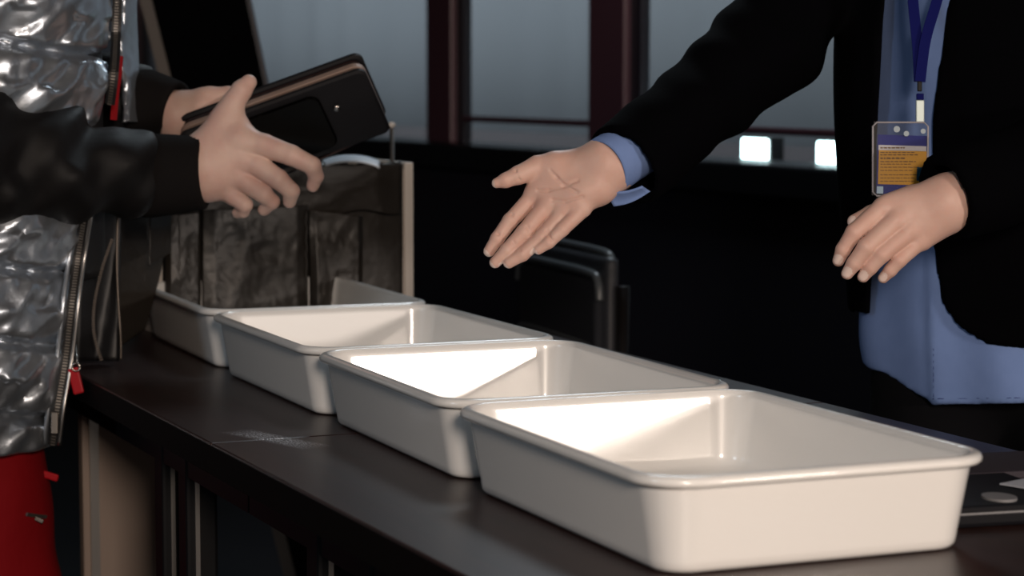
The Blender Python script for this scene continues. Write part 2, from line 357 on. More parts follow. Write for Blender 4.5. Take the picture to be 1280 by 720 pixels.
# ------------------------------------------------------------------ trays
def rrect(w, d, r, n=10):
    out = []
    for cx, cy, a0 in ((w/2-r, d/2-r, 0), (-w/2+r, d/2-r, 90), (-w/2+r, -d/2+r, 180), (w/2-r, -d/2+r, 270)):
        for k in range(n+1):
            a = math.radians(a0+90*k/n); out.append((cx+r*math.cos(a), cy+r*math.sin(a)))
    return out
TW, TD, TH = .4148, .300, .0756
def tray_mesh(part):
    r0 = .044; bm = bmesh.new()
    prof_body = [(.050, .0), (.026, .0), (.0215, .0012), (.0188, .0045), (.0178, .010), (.0174, .0135), (.0089, TH-.0115), (.0085, TH-.008), (.0075, TH-.0035),
                 (.0090, TH-.0012), (.0104, TH-.0020), (.0114, TH-.0060), (.0117, TH-.0085), (.0191, .0180), (.0196, .0150), (.0215, .0085), (.0260, .0045), (.0330, .0030), (.060, .0026)]
    prof_rim = [(.0086, TH-.0085), (.0050, TH-.0085), (.0020, TH-.0082), (.0002, TH-.0065), (0, TH-.0040), (.0010, TH-.0018), (.0035, TH-.0002), (.0065, TH+.0003), (.0090, TH-.0004), (.0100, TH-.0018)]
    prof = prof_body if part == 'body' else prof_rim
    rings = []
    for off, z in prof:
        rr = max(.012, r0-off*.9) ; rings.append([bm.verts.new((x, y, z)) for x, y in rrect(TW-2*off, TD-2*off, rr)])
    n = len(rings[0])
    for a, b in zip(rings, rings[1:]):
        for k in range(n): bm.faces.new((a[k], a[(k+1) % n], b[(k+1) % n], b[k]))
    if part == 'body':
        bm.faces.new(rings[0][::-1]); bm.faces.new(rings[-1])
    else:
        a, b = rings[-1], rings[0]
        for k in range(n): bm.faces.new((a[k], a[(k+1) % n], b[(k+1) % n], b[k]))
    bmesh.ops.recalc_face_normals(bm, faces=bm.faces)
    me = bpy.data.meshes.new('tray_'+part); bm.to_mesh(me); bm.free(); me.polygons.foreach_set('use_smooth', [True]*len(me.polygons))
    me.materials.append(MT['enamel']); return me
mb, mr = tray_mesh('body'), tray_mesh('rim')
TR = 0.058                                     # fit frame -> table-aligned frame
def rotz(x, y, a=-TR): return x*math.cos(a)-y*math.sin(a), x*math.sin(a)+y*math.cos(a)
trays = [(1.667, -.798, .038, 'empty white enamel tray nearest the camera, at the right end of the row'),
         (2.088, -.788, .026, 'empty white enamel tray second from the front, catching a bright wedge of light'),
         (2.509, -.775, .036, 'empty white enamel tray under the wallet and the open hand, third from the front'),
         (2.935, -.768, .020, 'shaded white enamel tray farthest back, with the black bag hanging into it')]
TRAYPOS = []
for x, y, a, lab in trays:
    X, Y = rotz(x, y); 
    t = thing('enamel_tray', (X, Y, TZ+.0004), lab, 'tray', 'white trays in a row on the tables', a-TR)
    TRAYPOS.append((X, Y, a-TR))
    for nm, me in (('basin', mb), ('rim', mr)):
        o = bpy.data.objects.new(nm, me); COL.objects.link(o); o.parent = t

# ------------------------------------------------------------------ lined bin behind the last tray
BX = TRAYPOS[3][0]+TW/2+.012
def at_x(px, py, x):
    return at_plane(px, py, np.array([x, 0, 0]), np.array([1., 0, 0]))
yl, yr = at_x(199, 365, BX)[1], at_x(512, 365, BX)[1]; zt = at_x(509, 203, BX)[2]
BD = .26; wt = .014
bn = thing('storage_bin', (BX+BD/2, (yl+yr)/2, TZ), 'white open-topped bin with a black bag over its front, standing at the far table end', 'bin')
H = zt-TZ
for nm, c, s in (('side_panel', (BX+BD/2, yr, TZ+H/2), (BD, wt, H)), ('side_panel', (BX+BD/2, yl, TZ+H/2), (BD, wt, H)),
                 ('front_panel', (BX+.008, (yl+yr)/2, TZ+H*.48), (.010, yl-yr-wt, H*.96)), ('back_panel', (BX+BD-.008, (yl+yr)/2, TZ+H*.48), (.010, yl-yr-wt, H*.96)),
                 ('base_panel', (BX+BD/2, (yl+yr)/2, TZ+.006), (BD-.03, yl-yr-wt, .010))):
    box(nm, c, s, MT['binwhite'], bn, bevel=.002)
# crumpled liner: folded facets + soft crinkles
_wp = {}
def crink(a, b, seed):
    """faceted crumple: overlapping cones around scattered points, like creased film"""
    v = 0
    for k, (cs, w) in enumerate(((.085, .62), (.034, .26), (.013, .07))):
        gx, gy = a/cs, b/cs; ix, iy = math.floor(gx), math.floor(gy); best = 9
        for i in (-1, 0, 1):
            for j in (-1, 0, 1):
                key = (ix+i, iy+j, k, seed)
                if key not in _wp:
                    r = random.Random(hash(key)); _wp[key] = (r.random(), r.random(), r.random()*.9, .5+r.random(), .5+r.random())
                ox, oy, h, sx, sy = _wp[key]
                best = min(best, h+math.hypot((gx-ix-i-ox)*sx, (gy-iy-j-oy)*sy)*.8)
        v += w*min(best, 1.5)
    return v
liner = thing('bin_liner', (BX-.01, (yl+yr)/2, TZ+H), 'crumpled black plastic bag draped over the front of the white bin', 'plastic bag')
def flap(name, pxs, top, bot, out0, out1, seed, amp=.012, nu=70, nv=60):
    """pxs: left/right pixel, top/bottom rows (lists L,R), out0/out1: stand-off from the bin front at top/bottom"""
    def f(u, v):
        px = pxs[0]+(pxs[1]-pxs[0])*u; yt = top[0]+(top[1]-top[0])*u; yb = bot[0]+(bot[1]-bot[0])*u
        o = out0+(out1-out0)*v
        q = at_x(px, yt+(yb-yt)*v, BX-o)
        edge = min(1, u*9, (1-u)*9)
        return q+np.array([-1, 0, 0])*(amp*crink(q[1], q[2], seed)*(.35+.65*edge)) + np.array([0, 0, .004*math.sin(u*23+seed)])*v
    return sheet(name, f, nu, nv, MT['poly'], liner, .0008)
flap('back_layer', (203, 503), (208, 205), (400, 371), .002, .004, 3.1, .005)
flap('top_fold', (205, 501), (212, 205), (272, 264), .026, .020, 1.3, .010)
flap('middle_drape', (252, 384), (262, 256), (396, 392), .034, .040, 5.2, .016)
flap('right_drape', (386, 452), (262, 270), (392, 388), .032, .036, 8.4, .014)
flap('left_drape', (206, 250), (268, 264), (392, 395), .032, .038, 2.2, .014)
# rolled opening edge of the bag along the bin front top
def rim_pts():
    out = []
    for i in range(60):
        px = 203+(500-203)*i/59; q = at_x(px, 207-3*math.sin(i*.9)*.5, BX-.010); out.append(q+np.array([.006*math.sin(i*1.9), 0, .0015*math.sin(i*2.7)]))
    return out
tube('rolled_edge', rim_pts(), [.0045+.0018*math.sin(i*1.3) for i in range(60)], MT['poly'], liner, 8)
tube('vertical_crease', [at_x(383, y, BX-.044)+np.array([0, .0012*math.sin(y*.3), 0]) for y in range(262, 390, 8)], .0016, MT['poly'], liner, 6)
# bag corner spilling past the bin's left side, above the table
sp = thing('loose_bag', P(178, 455, 2.9), 'loose crumpled black bag hanging beside the open jacket, left of the bin', 'plastic bag')
def spill(u, v):
    px = 146+66*u-12*v*(1-u)*0+(-30*u)*v**1.5; py = 262+10*u+(175-35*u)*v
    q = P(px, py, 2.98+.05*u); return q-FW*(.016*crink(q[1]+q[0], q[2], 4.4))
sheet('bag_sheet', spill, 50, 60, MT['poly'], sp, .0008)
def spill2(u, v):
    px = 190+26*u; py = 262+4*u+(70-20*u)*v
    q = P(px, py, 2.95+.03*u); return q-FW*(.02*crink(q[1]+q[0], q[2], 9.4))
sheet('bag_corner', spill2, 24, 40, MT['poly'], sp, .0008)
# pale plastic sheet poking out of the bag, thin pin standing behind
def curl(u, v):
    px = 402+72*u; py = 202-8*math.sin(PI*min(1, u))**.7
    return P(px, py+8*v, 3.30-.04*v)
o = sheet('plastic_sheet', curl, 24, 4, MT['sheet'], None, .002); tag(o, 'pale bluish plastic sheet sticking up out of the bag-lined bin', 'plastic sheet')
pin = thing('metal_pin', P(489, 205, 3.34), 'thin metal pin with rounded head rising from the back of the bin', 'pin')
tube('shaft', [np.array([*P(490, 160, 3.34)[:2], TZ+.012]), P(490, 160, 3.34)], .0035, MT['steel'], pin, 10)
def ball(c, r): return lambda X: ell(X, c, np.eye(3), r)
c = P(489.5, 156, 3.34); sdf_obj('head', ball(c, (.006, .006, .0045)), c-.012, c+.012, .0012, MT['binwhite'], pin)

# ------------------------------------------------------------------ tall black board behind the bin
bd = 4.4
e1 = P(196, 60, bd); z_t = 1.42
def board_pt(px, py): return at_plane(px, py, P(260, 100, bd), np.array([FW[0], FW[1], 0])/np.linalg.norm(FW[:2]))
bdo = thing('display_board', np.array([*board_pt(290, 420)[:2], 0]), 'tall leaning black board with grey edge strip, standing behind the bin', 'board')
BL0, BR0 = board_pt(183, 0), board_pt(312, 0); BL1, BR1 = board_pt(208, 100), board_pt(337, 120)
def ext(a, b, z): t = (z-a[2])/(b[2]-a[2]); return a+(b-a)*t
tl, tr, bl, br = ext(BL0, BL1, 1.55), ext(BR0, BR1, 1.55), ext(BL0, BL1, .0), ext(BR0, BR1, .0)
def slab(name, q, m, parent, dep):
    bm = bmesh.new(); nrm = np.array([FW[0], FW[1], 0]); f = [bm.verts.new(x) for x in q]; g = [bm.verts.new(np.array(x)+nrm*dep) for x in q]
    bm.faces.new(f); bm.faces.new(g[::-1])
    for i in range(4): bm.faces.new((f[i], g[i], g[(i+1) % 4], f[(i+1) % 4]))
    return bm_obj(name, bm, m, parent)
slab('panel', [tl, tr, br, bl], MT['board'], bdo, .025)
w = tr-tl; 
slab('edge_strip', [tl-w*.06-FW*.004, tl+w*.05-FW*.004, bl+w*.05-FW*.004, bl-w*.06-FW*.004], MT['boardtrim'], bdo, .02)
slab('edge_strip', [tr-w*.03-FW*.003, tr+w*.01-FW*.003, br+w*.01-FW*.003, br-w*.03-FW*.003], MT['frame_dark'], bdo, .02)

# ------------------------------------------------------------------ chair behind the tables
def chair():
    D0 = 3.55
    top_l, top_r = P(663, 300, D0+.26), P(768, 316, D0)
    ax = (top_r-top_l); ax[2] = 0
    # back plane direction: along the table row
    ax = np.array([-1., .10, 0]); ax /= np.linalg.norm(ax)                # towards the camera end (image right)
    nr = np.array([.10, 1., 0]); nr /= np.linalg.norm(nr)                   # towards the tables
    Z = np.array([0, 0, 1.])
    r = at_plane(768, 330, P(768, 330, D0), nr); W = .46
    l = None; best = None
    for k in range(40):
        W_ = .25+.01*k; q = P(768, 330, D0)-ax*W_; d = (q-CAM)@FW; px = 640+F_PX*((q-CAM)@RT)/d
        if best is None or abs(px-660) < best[0]: best = (abs(px-660), W_)
    W = best[1]; top = P(765, 318, D0)[2]; mid = P(768, 330, D0)-ax*W/2
    base = np.array([mid[0], mid[1], 0]); Hb = .40
    t = thing('padded_chair', base, 'black padded chair behind the tables, below the outstretched hand', 'chair')
    R = [ax, nr, Z]
    def rb(X, c, s, r):
        q = np.abs((X-np.array(c, np.float32))@np.array(R, np.float32).T)-(np.array(s, np.float32)-r)
        return np.linalg.norm(np.maximum(q, 0), axis=-1)+np.minimum(q.max(-1), 0)-r
    cb = np.array([mid[0], mid[1], top-Hb/2])
    def back(X):
        d = rb(X, cb+nr*.0, (W/2-.004, .013, Hb/2-.004), .012)
        z = (X-np.array(cb, np.float32))@np.array(Z, np.float32); x = (X-np.array(cb, np.float32))@np.array(ax, np.float32)
        d = smin(d, rb(X, cb+nr*.012+Z*(-.012), (W/2-.02, .012, Hb/2-.03), .011), .006)
        return d
    lo, hi = bbox([cb-ax*W/2-Z*Hb/2, cb+ax*W/2+Z*Hb/2, cb+nr*.08, cb-nr*.05], .03)
    sdf_obj('backrest', back, lo, hi, .006, MT['chair'], t)
    def piping(zz, y): 
        pts = [cb-ax*(W/2-.012)+Z*(zz-.04), cb-ax*(W/2-.02)+Z*(zz-.012), cb-ax*(W/2-.05)+Z*zz, cb+Z*(zz+.002), cb+ax*(W/2-.05)+Z*zz, cb+ax*(W/2-.02)+Z*(zz-.012), cb+ax*(W/2-.012)+Z*(zz-.04)]
        return spline([p+nr*y for p in pts], 6)
    tube('piping', piping(Hb/2-.001, -.002), .007, MT['piping'], t); tube('piping', piping(Hb/2-.034, .020), .007, MT['piping'], t)
    tube('piping', piping(Hb/2-.150, .020), .006, MT['piping'], t)
    sc_ = base+nr*.20+Z*.45
    lo, hi = bbox([sc_-ax*W/2-nr*.22, sc_+ax*W/2+nr*.22], .05)
    sdf_obj('seat', lambda X: rb(X, sc_, (W/2, .21, .035), .03), lo, hi, .01, MT['chair'], t)
    for sx in (-1, 1):
        a = cb+ax*sx*(W/2+.006)-nr*.012+Z*(Hb/2-.05)
        tube('back_post', [a, a-Z*.25, base+ax*sx*(W/2-.01)+nr*.0+Z*.42], .011, MT['chairframe'], t)
        tube('leg', [base+ax*sx*(W/2-.01)+Z*.42, base+ax*sx*(W/2)-nr*.05+Z*.0], .011, MT['chairframe'], t)
        tube('leg', [base+ax*sx*(W/2-.01)+nr*.38+Z*.42, base+ax*sx*(W/2)+nr*.40+Z*.0], .011, MT['chairframe'], t)
chair()

# ------------------------------------------------------------------ black device, notebook and paper at the right end of the table
dv = at_z(1245, 655, TZ)
hd = thing('control_device', (dv[0], dv[1], TZ), 'flat black device with an oval grey button, right of the nearest tray', 'device')
rx = np.array([-.14, -.99, 0]); rx /= np.linalg.norm(rx); ry = np.array([.99, -.14, 0]); ry /= np.linalg.norm(ry); Zv = np.array([0, 0, 1.])
cdv = (at_z(1185, 660, TZ)+at_z(1330, 640, TZ))/2+ry*.045
box('body', cdv+Zv*.009, (.12, .14, .018), MT['device'], hd, [rx, ry, Zv], bevel=.004)
c = at_z(1249, 623, TZ+.018)
bm = bmesh.new(); pts = [c+rx*.0135*math.cos(a)+ry*.018*math.sin(a) for a in np.linspace(0, 2*PI, 33)[:-1]]
f0 = [bm.verts.new(p) for p in pts]; f1 = [bm.verts.new(p+Zv*.002) for p in pts]; bm.faces.new(f1); bm.faces.new(f0[::-1])
for i in range(32): bm.faces.new((f0[i], f0[(i+1) % 32], f1[(i+1) % 32], f1[i]))
bm_obj('oval_button', bm, MT['devgrey'], hd)
box('trim_line', cdv-ry*.0702+Zv*.012, (.112, .0012, .0014), MT['devgrey'], hd, [rx, ry, Zv])
nb = at_z(1240, 588, TZ)
o = box('notebook', nb+Zv*.004, (.17, .10, .008), MT['notebook'], None, [rx, ry, Zv], bevel=.002); tag(o, 'dark plum-grey notebook lying flat behind the nearest tray', 'notebook')
pc = at_z(1300, 606, TZ+.02)
o = box('paper_slip', pc, (.045, .05, .0012), MT['paper'], None, [rx*.9+ry*.43, ry*.9-rx*.43, Zv]); tag(o, 'white paper slip at the right edge lying on the black device', 'paper')

# ------------------------------------------------------------------ hands
def hand_sdf(fingers, palm, kf=.004, kp=.012, grooves=()):
    """fingers: list of chains [(p,r),...]; palm: list of (a,b,ra,rb)"""
    def f(X):
        d = None
        for a, b, ra, rb_ in palm:
            s = seg(X, a, b, ra, rb_); d = s if d is None else smin(d, s, kp)
        fd = None
        for ch in fingers:
            c_ = None
            for (a, ra), (b, rb_) in zip(ch, ch[1:]):
                s = seg(X, a, b, ra, rb_); c_ = s if c_ is None else smin(c_, s, .002)
            fd = c_ if fd is None else smin(fd, c_, .0012)
        d = smin(d, fd, kf)
        for a, b, r in grooves: d = smax(d, -seg(X, a, b, r, r), .003)
        return d
    return f
def chain(l, D, off=0): return [(P(x, y, D+d+off), r) for x, y, d, r in l]
def nail_mats(me, tips, rad, front=None):
    n = len(me.polygons); c = np.empty(n*3, np.float32); me.polygons.foreach_get('center', c); c = c.reshape(-1, 3)
    idx = np.zeros(n, np.int32)
    for p, nr_, r in tips:
        d = (c-p); m = np.linalg.norm(d, axis=1) < r
        if nr_ is not None:
            nn = np.empty(n*3, np.float32); me.polygons.foreach_get('normal', nn); nn = nn.reshape(-1, 3); m &= (nn@np.array(nr_, np.float32)) > .25
        idx[m] = 1
    me.polygons.foreach_set('material_index', idx)

def head_sdf(c, face, up=np.array([0, 0, 1.])):
    face = face/np.linalg.norm(face); side = np.cross(up, face); R = [side, face, up]
    def f(X):
        d = ell(X, c+up*.02-face*.01, R, (.075, .095, .105)); d = smin(d, ell(X, c-up*.055+face*.025, R, (.055, .062, .065)), .05)
        d = smin(d, seg(X, c+face*.088+up*.01, c+face*.108-up*.022, .008, .013), .012)          # nose
        for s in (-1, 1):
            d = smin(d, ell(X, c+side*s*.077-face*.005, R, (.009, .02, .031)), .006)              # ears
            d = smax(d, -ell(X, c+side*s*.031+face*.098+up*.012, R, (.017, .014, .010)), .012)   # sockets
            d = smin(d, ell(X, c+side*s*.031+face*.082+up*.012, R, (.012, .012, .009)), .004)
        d = smin(d, ell(X, c+face*.088-up*.052, R, (.024, .009, .006)), .006)                     # lips
        d = smax(d, -seg(X, c+face*.098-up*.052-side*.02, c+face*.098-up*.052+side*.02, .0012, .0012), .002)
        return d
    return f, R

# ------------------------------------------------------------------ person on the right (suit, blue shirt)
PD = 2.60
c25, s25 = math.cos(.44), math.sin(.44)
fwh = np.array([FW[0], FW[1], 0]); fwh /= np.linalg.norm(fwh); rth = np.array([fwh[1], -fwh[0], 0])
FA = -fwh*c25-rth*s25; LA = rth*c25-fwh*s25; ZA = np.array([0, 0, 1.])
TC = P(1276, 300, PD); TC[2] = 0
pr = thing('person', TC, 'person in a black suit jacket and blue shirt, reaching an open palm over the trays', 'person')
RB = [LA, FA, ZA]
def tl_(X):
    q = (X-np.array(TC, np.float32))@np.array(RB, np.float32).T; return q
# --- extended (right) hand, palm to camera
E0 = 2.40
fing = [
 [(679, 226, .010, .0120), (666, 247, .004, .0098), (638, 276, -.002, .0084), (622, 298, -.004, .0075), (611.5, 314, -.003, .0062)],
 [(705, 232, .002, .0125), (684, 257, -.006, .0104), (655, 291, -.012, .0088), (634, 313, -.014, .0077), (619, 328, -.013, .0062)],
 [(722, 238, -.004, .0120), (707, 264, -.012, .0096), (677, 297, -.018, .0083), (653, 318, -.019, .0074), (636, 328.5, -.018, .0060)],
 [(738, 240, -.010, .0110), (729, 261, -.018, .0088), (703, 287, -.024, .0073), (686, 303, -.025, .0065), (673, 312, -.024, .0054)]]
thumb = [(722, 206, .006, .0170), (694, 207, .003, .0155), (672, 209, .002, .0125), (648, 219, -.004, .0100), (632, 225.5, -.006, .0080), (621, 228.8, -.006, .0055)]
palm = [((752, 205, 0, .0235), (710, 214, .004, .0165)), ((764, 212, -.002, .0225), (738, 237, -.010, .0165)), ((757, 203, 0, .023), (706, 222, .004, .015)),
        ((708, 222, .004, .0150), (686, 238, .004, .0120)), ((722, 232, -.002, .0150), (702, 246, -.004, .0120)), ((740, 236, -.010, .0150), (722, 252, -.014, .0115)),
        ((762, 213, -.002, .023), (752, 236, -.010, .014)), ((700, 226, .004, .0130), (668, 242, .004, .0098)), ((712, 236, -.003, .0130), (688, 254, -.003, .0104)), ((724, 242, -.009, .0125), (706, 262, -.010, .0100)), ((690, 214, .002, .0140), (678, 232, .004, .0110)), ((760, 207, .002, .026), (842, 160, .05, .028))]
G = [((700, 240), (676, 226), .0012), ((726, 252), (690, 246), .0011), ((748, 224), (716, 240), .0010)]
pl = [(P(a[0], a[1], E0+a[2]), P(b[0], b[1], E0+b[2]), a[3], b[3]) for a, b in palm]
fi = [chain(c_, E0) for c_ in fing]+[chain(thumb, E0)]
def front_groove(a, b, r, D, off): return (P(a[0], a[1], D-off), P(b[0], b[1], D-off), r)
gr0 = [front_groove((690, 216), (704, 238), .0016, E0, .0125), front_groove((678, 240), (712, 236), .0013, E0, .0125), (P(712, 236, E0-.0125), P(736, 222, E0-.0165), .0013), front_groove((694, 252), (728, 246), .0013, E0, .0185)]
f0_ = hand_sdf(fi, pl, .006, .014)
def on_surf(f, px, py, D):
    for d in np.arange(D-.06, D+.05, .0008):
        if f(np.array(P(px, py, d), np.float32)[None])[0] < 0: return P(px, py, d)
    return P(px, py, D)
def crease(f, line, D, r):
    q = [on_surf(f, x, y, D) for x, y in line]; return [(a, b, r) for a, b in zip(q, q[1:])]
gr = crease(f0_, [(688, 213), (696, 222), (706, 232), (722, 240)], E0, .0007)+crease(f0_, [(672, 238), (686, 238), (704, 233), (722, 226)], E0, .0006)+crease(f0_, [(690, 250), (706, 252), (728, 246)], E0, .0006)
for l_ in ([(640, 268), (648, 280)], [(659, 283), (666, 296)], [(684, 288), (690, 301)], [(622, 292), (630, 302)], [(642, 303), (650, 313)], [(644, 212), (650, 226)]): gr += crease(f0_, l_, E0, .0005)
pts = [p for ch in fi for p, r in ch]+[P(842, 160, 2.45), P(752, 205, 2.40)]
lo, hi = bbox(pts, .035)
hA = surfnet(hand_sdf(fi, pl, .005, .014, gr), lo, hi, .0013)
nailsA = [(P(x, y, E0+d), None, r) for x, y, d, r in ((606.5, 318.5, -.004, .0065), (613, 333, -.013, .0062), (629.5, 333.5, -.018, .0058), (668, 315.5, -.024, .0052), (614.5, 230.5, -.006, .0058))]
# --- resting (left) hand, back to camera
H0 = 2.33
fing = [
 [(1140, 246, .010, .0125), (1103, 261, .002, .0110), (1068, 290, -.004, .0090), (1054, 312, .000, .0078), (1048, 326, .004, .0062)],
 [(1148, 258, .002, .0125), (1120, 276, -.006, .0112), (1083, 309, -.012, .0094), (1068, 329, -.008, .0080), (1059, 342, -.004, .0063)],
 [(1158, 270, .000, .0120), (1137, 289, -.006, .0108), (1102, 318, -.012, .0090), (1088, 334, -.008, .0077), (1079, 346, -.004, .0061)],
 [(1164, 280, .002, .0115), (1149, 301, -.002, .0098), (1124, 325, -.008, .0080), (1113, 338, -.005, .0069), (1104, 347.5, -.001, .0056)]]
thumb = [(1165, 250, .022, .0160), (1125, 258, .030, .0130), (1090, 268, .026, .0100), (1068, 277, .020, .0075)]
palm = [((1180, 244, .004, .0200), (1110, 258, .004, .0130)), ((1186, 254, .002, .0220), (1125, 274, .000, .0140)), ((1182, 262, .002, .0210), (1140, 288, .000, .0140)),
        ((1176, 272, .004, .0200), (1152, 298, .002, .0130)), ((1184, 252, .004, .026), (1285, 210, .045, .030))]
pl2 = [(P(a[0], a[1], H0+a[2]), P(b[0], b[1], H0+b[2]), a[3], b[3]) for a, b in palm]
fi2 = [chain(c_, H0) for c_ in fing]+[chain(thumb, H0)]
pts = [p for ch in fi2 for p, r in ch]+[P(1285, 205, 2.38)]
lo, hi = bbox(pts, .04)
hB = surfnet(hand_sdf(fi2, pl2, .004, .012), lo, hi, .0013)
nailsB = [(P(x, y, H0+d), -FW, r) for x, y, d, r in ((1047, 325, -.004, .0062), (1057.5, 341, -.012, .0066), (1077.5, 345, -.012, .0064), (1102.5, 346.5, -.008, .0058), (1064, 276, .014, .006))]
# --- coarse body (head, trunk, legs, arms inside the clothes)
shR = TC+LA*-.175+ZA*1.40; shL = TC+LA*.175+ZA*1.40
elR = P(962, 55, 2.56); wrR = P(842, 160, 2.45); elL = P(1425, 160, 2.43); wrL = P(1285, 210, 2.37)
hc = TC+ZA*1.645+FA*.03; hf, _ = head_sdf(hc, FA*.8-ZA*.25*0-LA*.4)
def bodyR(X):
    q = tl_(X)
    d = ell(X, TC+ZA*1.20, RB, (.165, .10, .27)); d = smin(d, ell(X, TC+ZA*.92, RB, (.16, .105, .15)), .08)
    d = smin(d, seg(X, TC+ZA*1.40, TC+ZA*1.54+FA*.01, .06, .052), .05); d = smin(d, hf(X), .03)
    for s in (-1, 1):
        hp = TC+LA*s*.09+ZA*.90; kn = TC+LA*s*.10+ZA*.48+FA*.01; an = TC+LA*s*.11+ZA*.09
        d = smin(d, seg(X, hp, kn, .078, .052), .04); d = smin(d, seg(X, kn, an, .050, .036), .02); d = smin(d, seg(X, an-ZA*.04, an+FA*.14-ZA*.06, .035, .026), .02)
    for a, b, c_ in ((shR, elR, wrR), (shL, elL, wrL)):
        d = smin(d, seg(X, a, b, .045, .034), .04); d = smin(d, seg(X, b, c_, .034, .026), .01)
    return d
lo, hi = bbox([TC, TC+ZA*1.80, shR, shL, elR, wrR, elL, wrL, TC+FA*.22], .11); lo[2] = -.01
me = to_mesh('body', [surfnet(bodyR, lo, hi, .011), hA, hB]); nail_mats(me, nailsA+nailsB, .005)
link('body', me, [MT['skin'], MT['nail']], pr)
def hairR(X):
    d = ell(X, hc+ZA*.035-FA*.022, RB, (.086, .103, .103)); return smax(d, -((X-np.array(hc, np.float32))@np.array(ZA, np.float32)+.35*((X-np.array(hc, np.float32))@np.array(-FA, np.float32))-.035), .01)
lo, hi = bbox([hc], .15); sdf_obj('hair', hairR, lo, hi, .008, MT['hair'], pr)

def trunk(X, grow, wid=0.0):
    d = ell(X, TC+ZA*1.22, RB, (.178+grow+wid, .112+grow, .36)); d = smin(d, ell(X, TC+ZA*.98, RB, (.186+grow+wid, .120+grow, .52)), .10); return d
# local lateral coordinate of a pixel on the shirt front
def lat(px, py, grow=.016):
    t = np.arange(2.30, 2.75, .003); X = np.array([P(px, py, k) for k in t], np.float32); d = trunk(X, grow)
    i = int(np.argmax(d < 0)) if (d < 0).any() else int(np.argmin(d)); lat.hit = bool((d < 0).any()); p = X[i]-TC; return float(p@LA), float(X[i][2])
JL = sorted([lat(x, y)[::-1] for x, y in ((1112, -80), (1107, 0), (1098, 160), (1092, 290), (1088, 390), (1080, 520))])
JR = sorted([lat(x, y)[::-1] for x, y in ((1215, -90), (1186, 0), (1166, 150), (1166, 300), (1178, 380), (1198, 408), (1225, 426), (1262, 440))])
jlz, jll = np.array([a for a, b in JL]), np.array([b for a, b in JL]); jrz, jrl = np.array([a for a, b in JR]), np.array([b for a, b in JR])
zs_hem = lat(1200, 431)[1]; zcut = lat(1090, 392)[1]
def folds(X, f, a, ph=0):
    return a*(np.sin(X[..., 2]*f+X[..., 0]*f*.6+ph)*np.sin(X[..., 1]*f*.8+X[..., 2]*f*.35+ph*2)+.5*np.sin(X[..., 2]*f*2.1-X[..., 1]*f*1.3+ph))
def jacket(X):
    q = tl_(X); z = q[..., 2]; l = q[..., 0]; f = q[..., 1]
    d = trunk(X, .022); d = smin(d, seg(X, shR-LA*0, shL, .062, .062), .06)
    body = d
    lz = np.where(z < zcut, -.4, np.interp(z, jlz, jll)); rz = np.interp(z, jrz, jrl)
    open_ = np.maximum(np.maximum(lz-l, l-rz), .03-f)
    # hems
    hemz = np.interp(l, [-.3, -.12, -.02, .3], [lat(1090, 392)[1], lat(1090, 392)[1]-.01, zs_hem, zs_hem-.01])
    body = smax(body, hemz-z, .006)
    body = smax(body, -open_, .006)
    body = smax(body, -trunk(X, .012), .004)           # hollow: the shirt sits inside
    # lapels: slightly raised bands along the opening
    arm = seg(X, shR, elR, .066, .056)
    w = P(781, 208, 2.405)
    arm = smin(arm, seg(X, elR, w, .058, .0485), .02)
    tw = np.clip(((X-np.array(w, np.float32))@np.array((elR-w)/np.linalg.norm(elR-w), np.float32))*9, .1, 1)
    arm = arm-(folds(X, 46, .0035, .6)+folds(X, 23, .004, 2))*tw
    ax = (elR-w); ax /= np.linalg.norm(ax); cut = -((X-np.array(w-ax*.002, np.float32))@np.array(ax, np.float32)); arm = smax(arm, cut, .004)
    arm = smax(arm, -seg(X, w-ax*.05, w+ax*.035, .0385, .0385), .002)
    w2 = P(1182, 248, 2.335); a2 = (elL-w2); a2 /= np.linalg.norm(a2)
    arm2 = smin(seg(X, shL+LA*.02, elL, .066, .056), seg(X, elL, w2, .058, .0465), .02)-folds(X, 40, .002, 4)
    cut = -((X-np.array(w2, np.float32))@np.array(a2, np.float32)); arm2 = smax(arm2, cut, .004); arm2 = smax(arm2, -seg(X, w2-a2*.05, w2+a2*.03, .0345, .0345), .002)
    d = smin(body, arm, .03)
    return np.minimum(d, arm2)
lo, hi = bbox([TC+ZA*.70, TC+ZA*1.50, shR, shL, elR, P(781, 208, 2.4), elL, P(1200, 243, 2.33)], .085); lo[2] = .70
jk = sdf_obj('suit_jacket', jacket, lo, hi, .0055, MT['suit'], pr)
def shirt(X):
    q = tl_(X); z = q[..., 2]; l = q[..., 0]; f = q[..., 1]
    d = trunk(X, .008)
    d = d-.003*np.sin(l*70+z*9)*np.clip((1.15-z)*3, 0, 1)-folds(X, 30, .0025, 1)
    # placket overlap step
    d = d-.005*(1/(1+np.exp(-(l-pk(z))*700)))
    hem = np.interp(l, HL, HZ)
    d = smax(d, hem-z, .004)
    d = smax(d, z-1.47, .004)
    return d
pkp = [lat(x, y)[::-1] for x, y in ((1150, 0), (1150, 160), (1158, 350), (1162, 505))][::-1]
pk = lambda z: np.interp(z, [a for a, b in pkp], [b for a, b in pkp])
hp_ = sorted([q for q in ((*lat(x, y), lat.hit) for x, y in ((1100, 467), (1112, 475), (1135, 490), (1160, 502), (1161.5, 506), (1163.5, 507), (1280, 504), (1400, 500))) if q[2]]); hp_ = [(a, b) for a, b, c in hp_]
HL = [-.4]+[a for a, b in hp_]; HZ = [lat(1087, 448)[1]]+[b for a, b in hp_]
lo, hi = bbox([TC+ZA*.72, TC+ZA*1.48, TC+LA*.22, TC-LA*.22, TC+FA*.15, TC-FA*.15], .02)
sdf_obj('shirt', shirt, lo, hi, .005, MT['shirt'], pr)
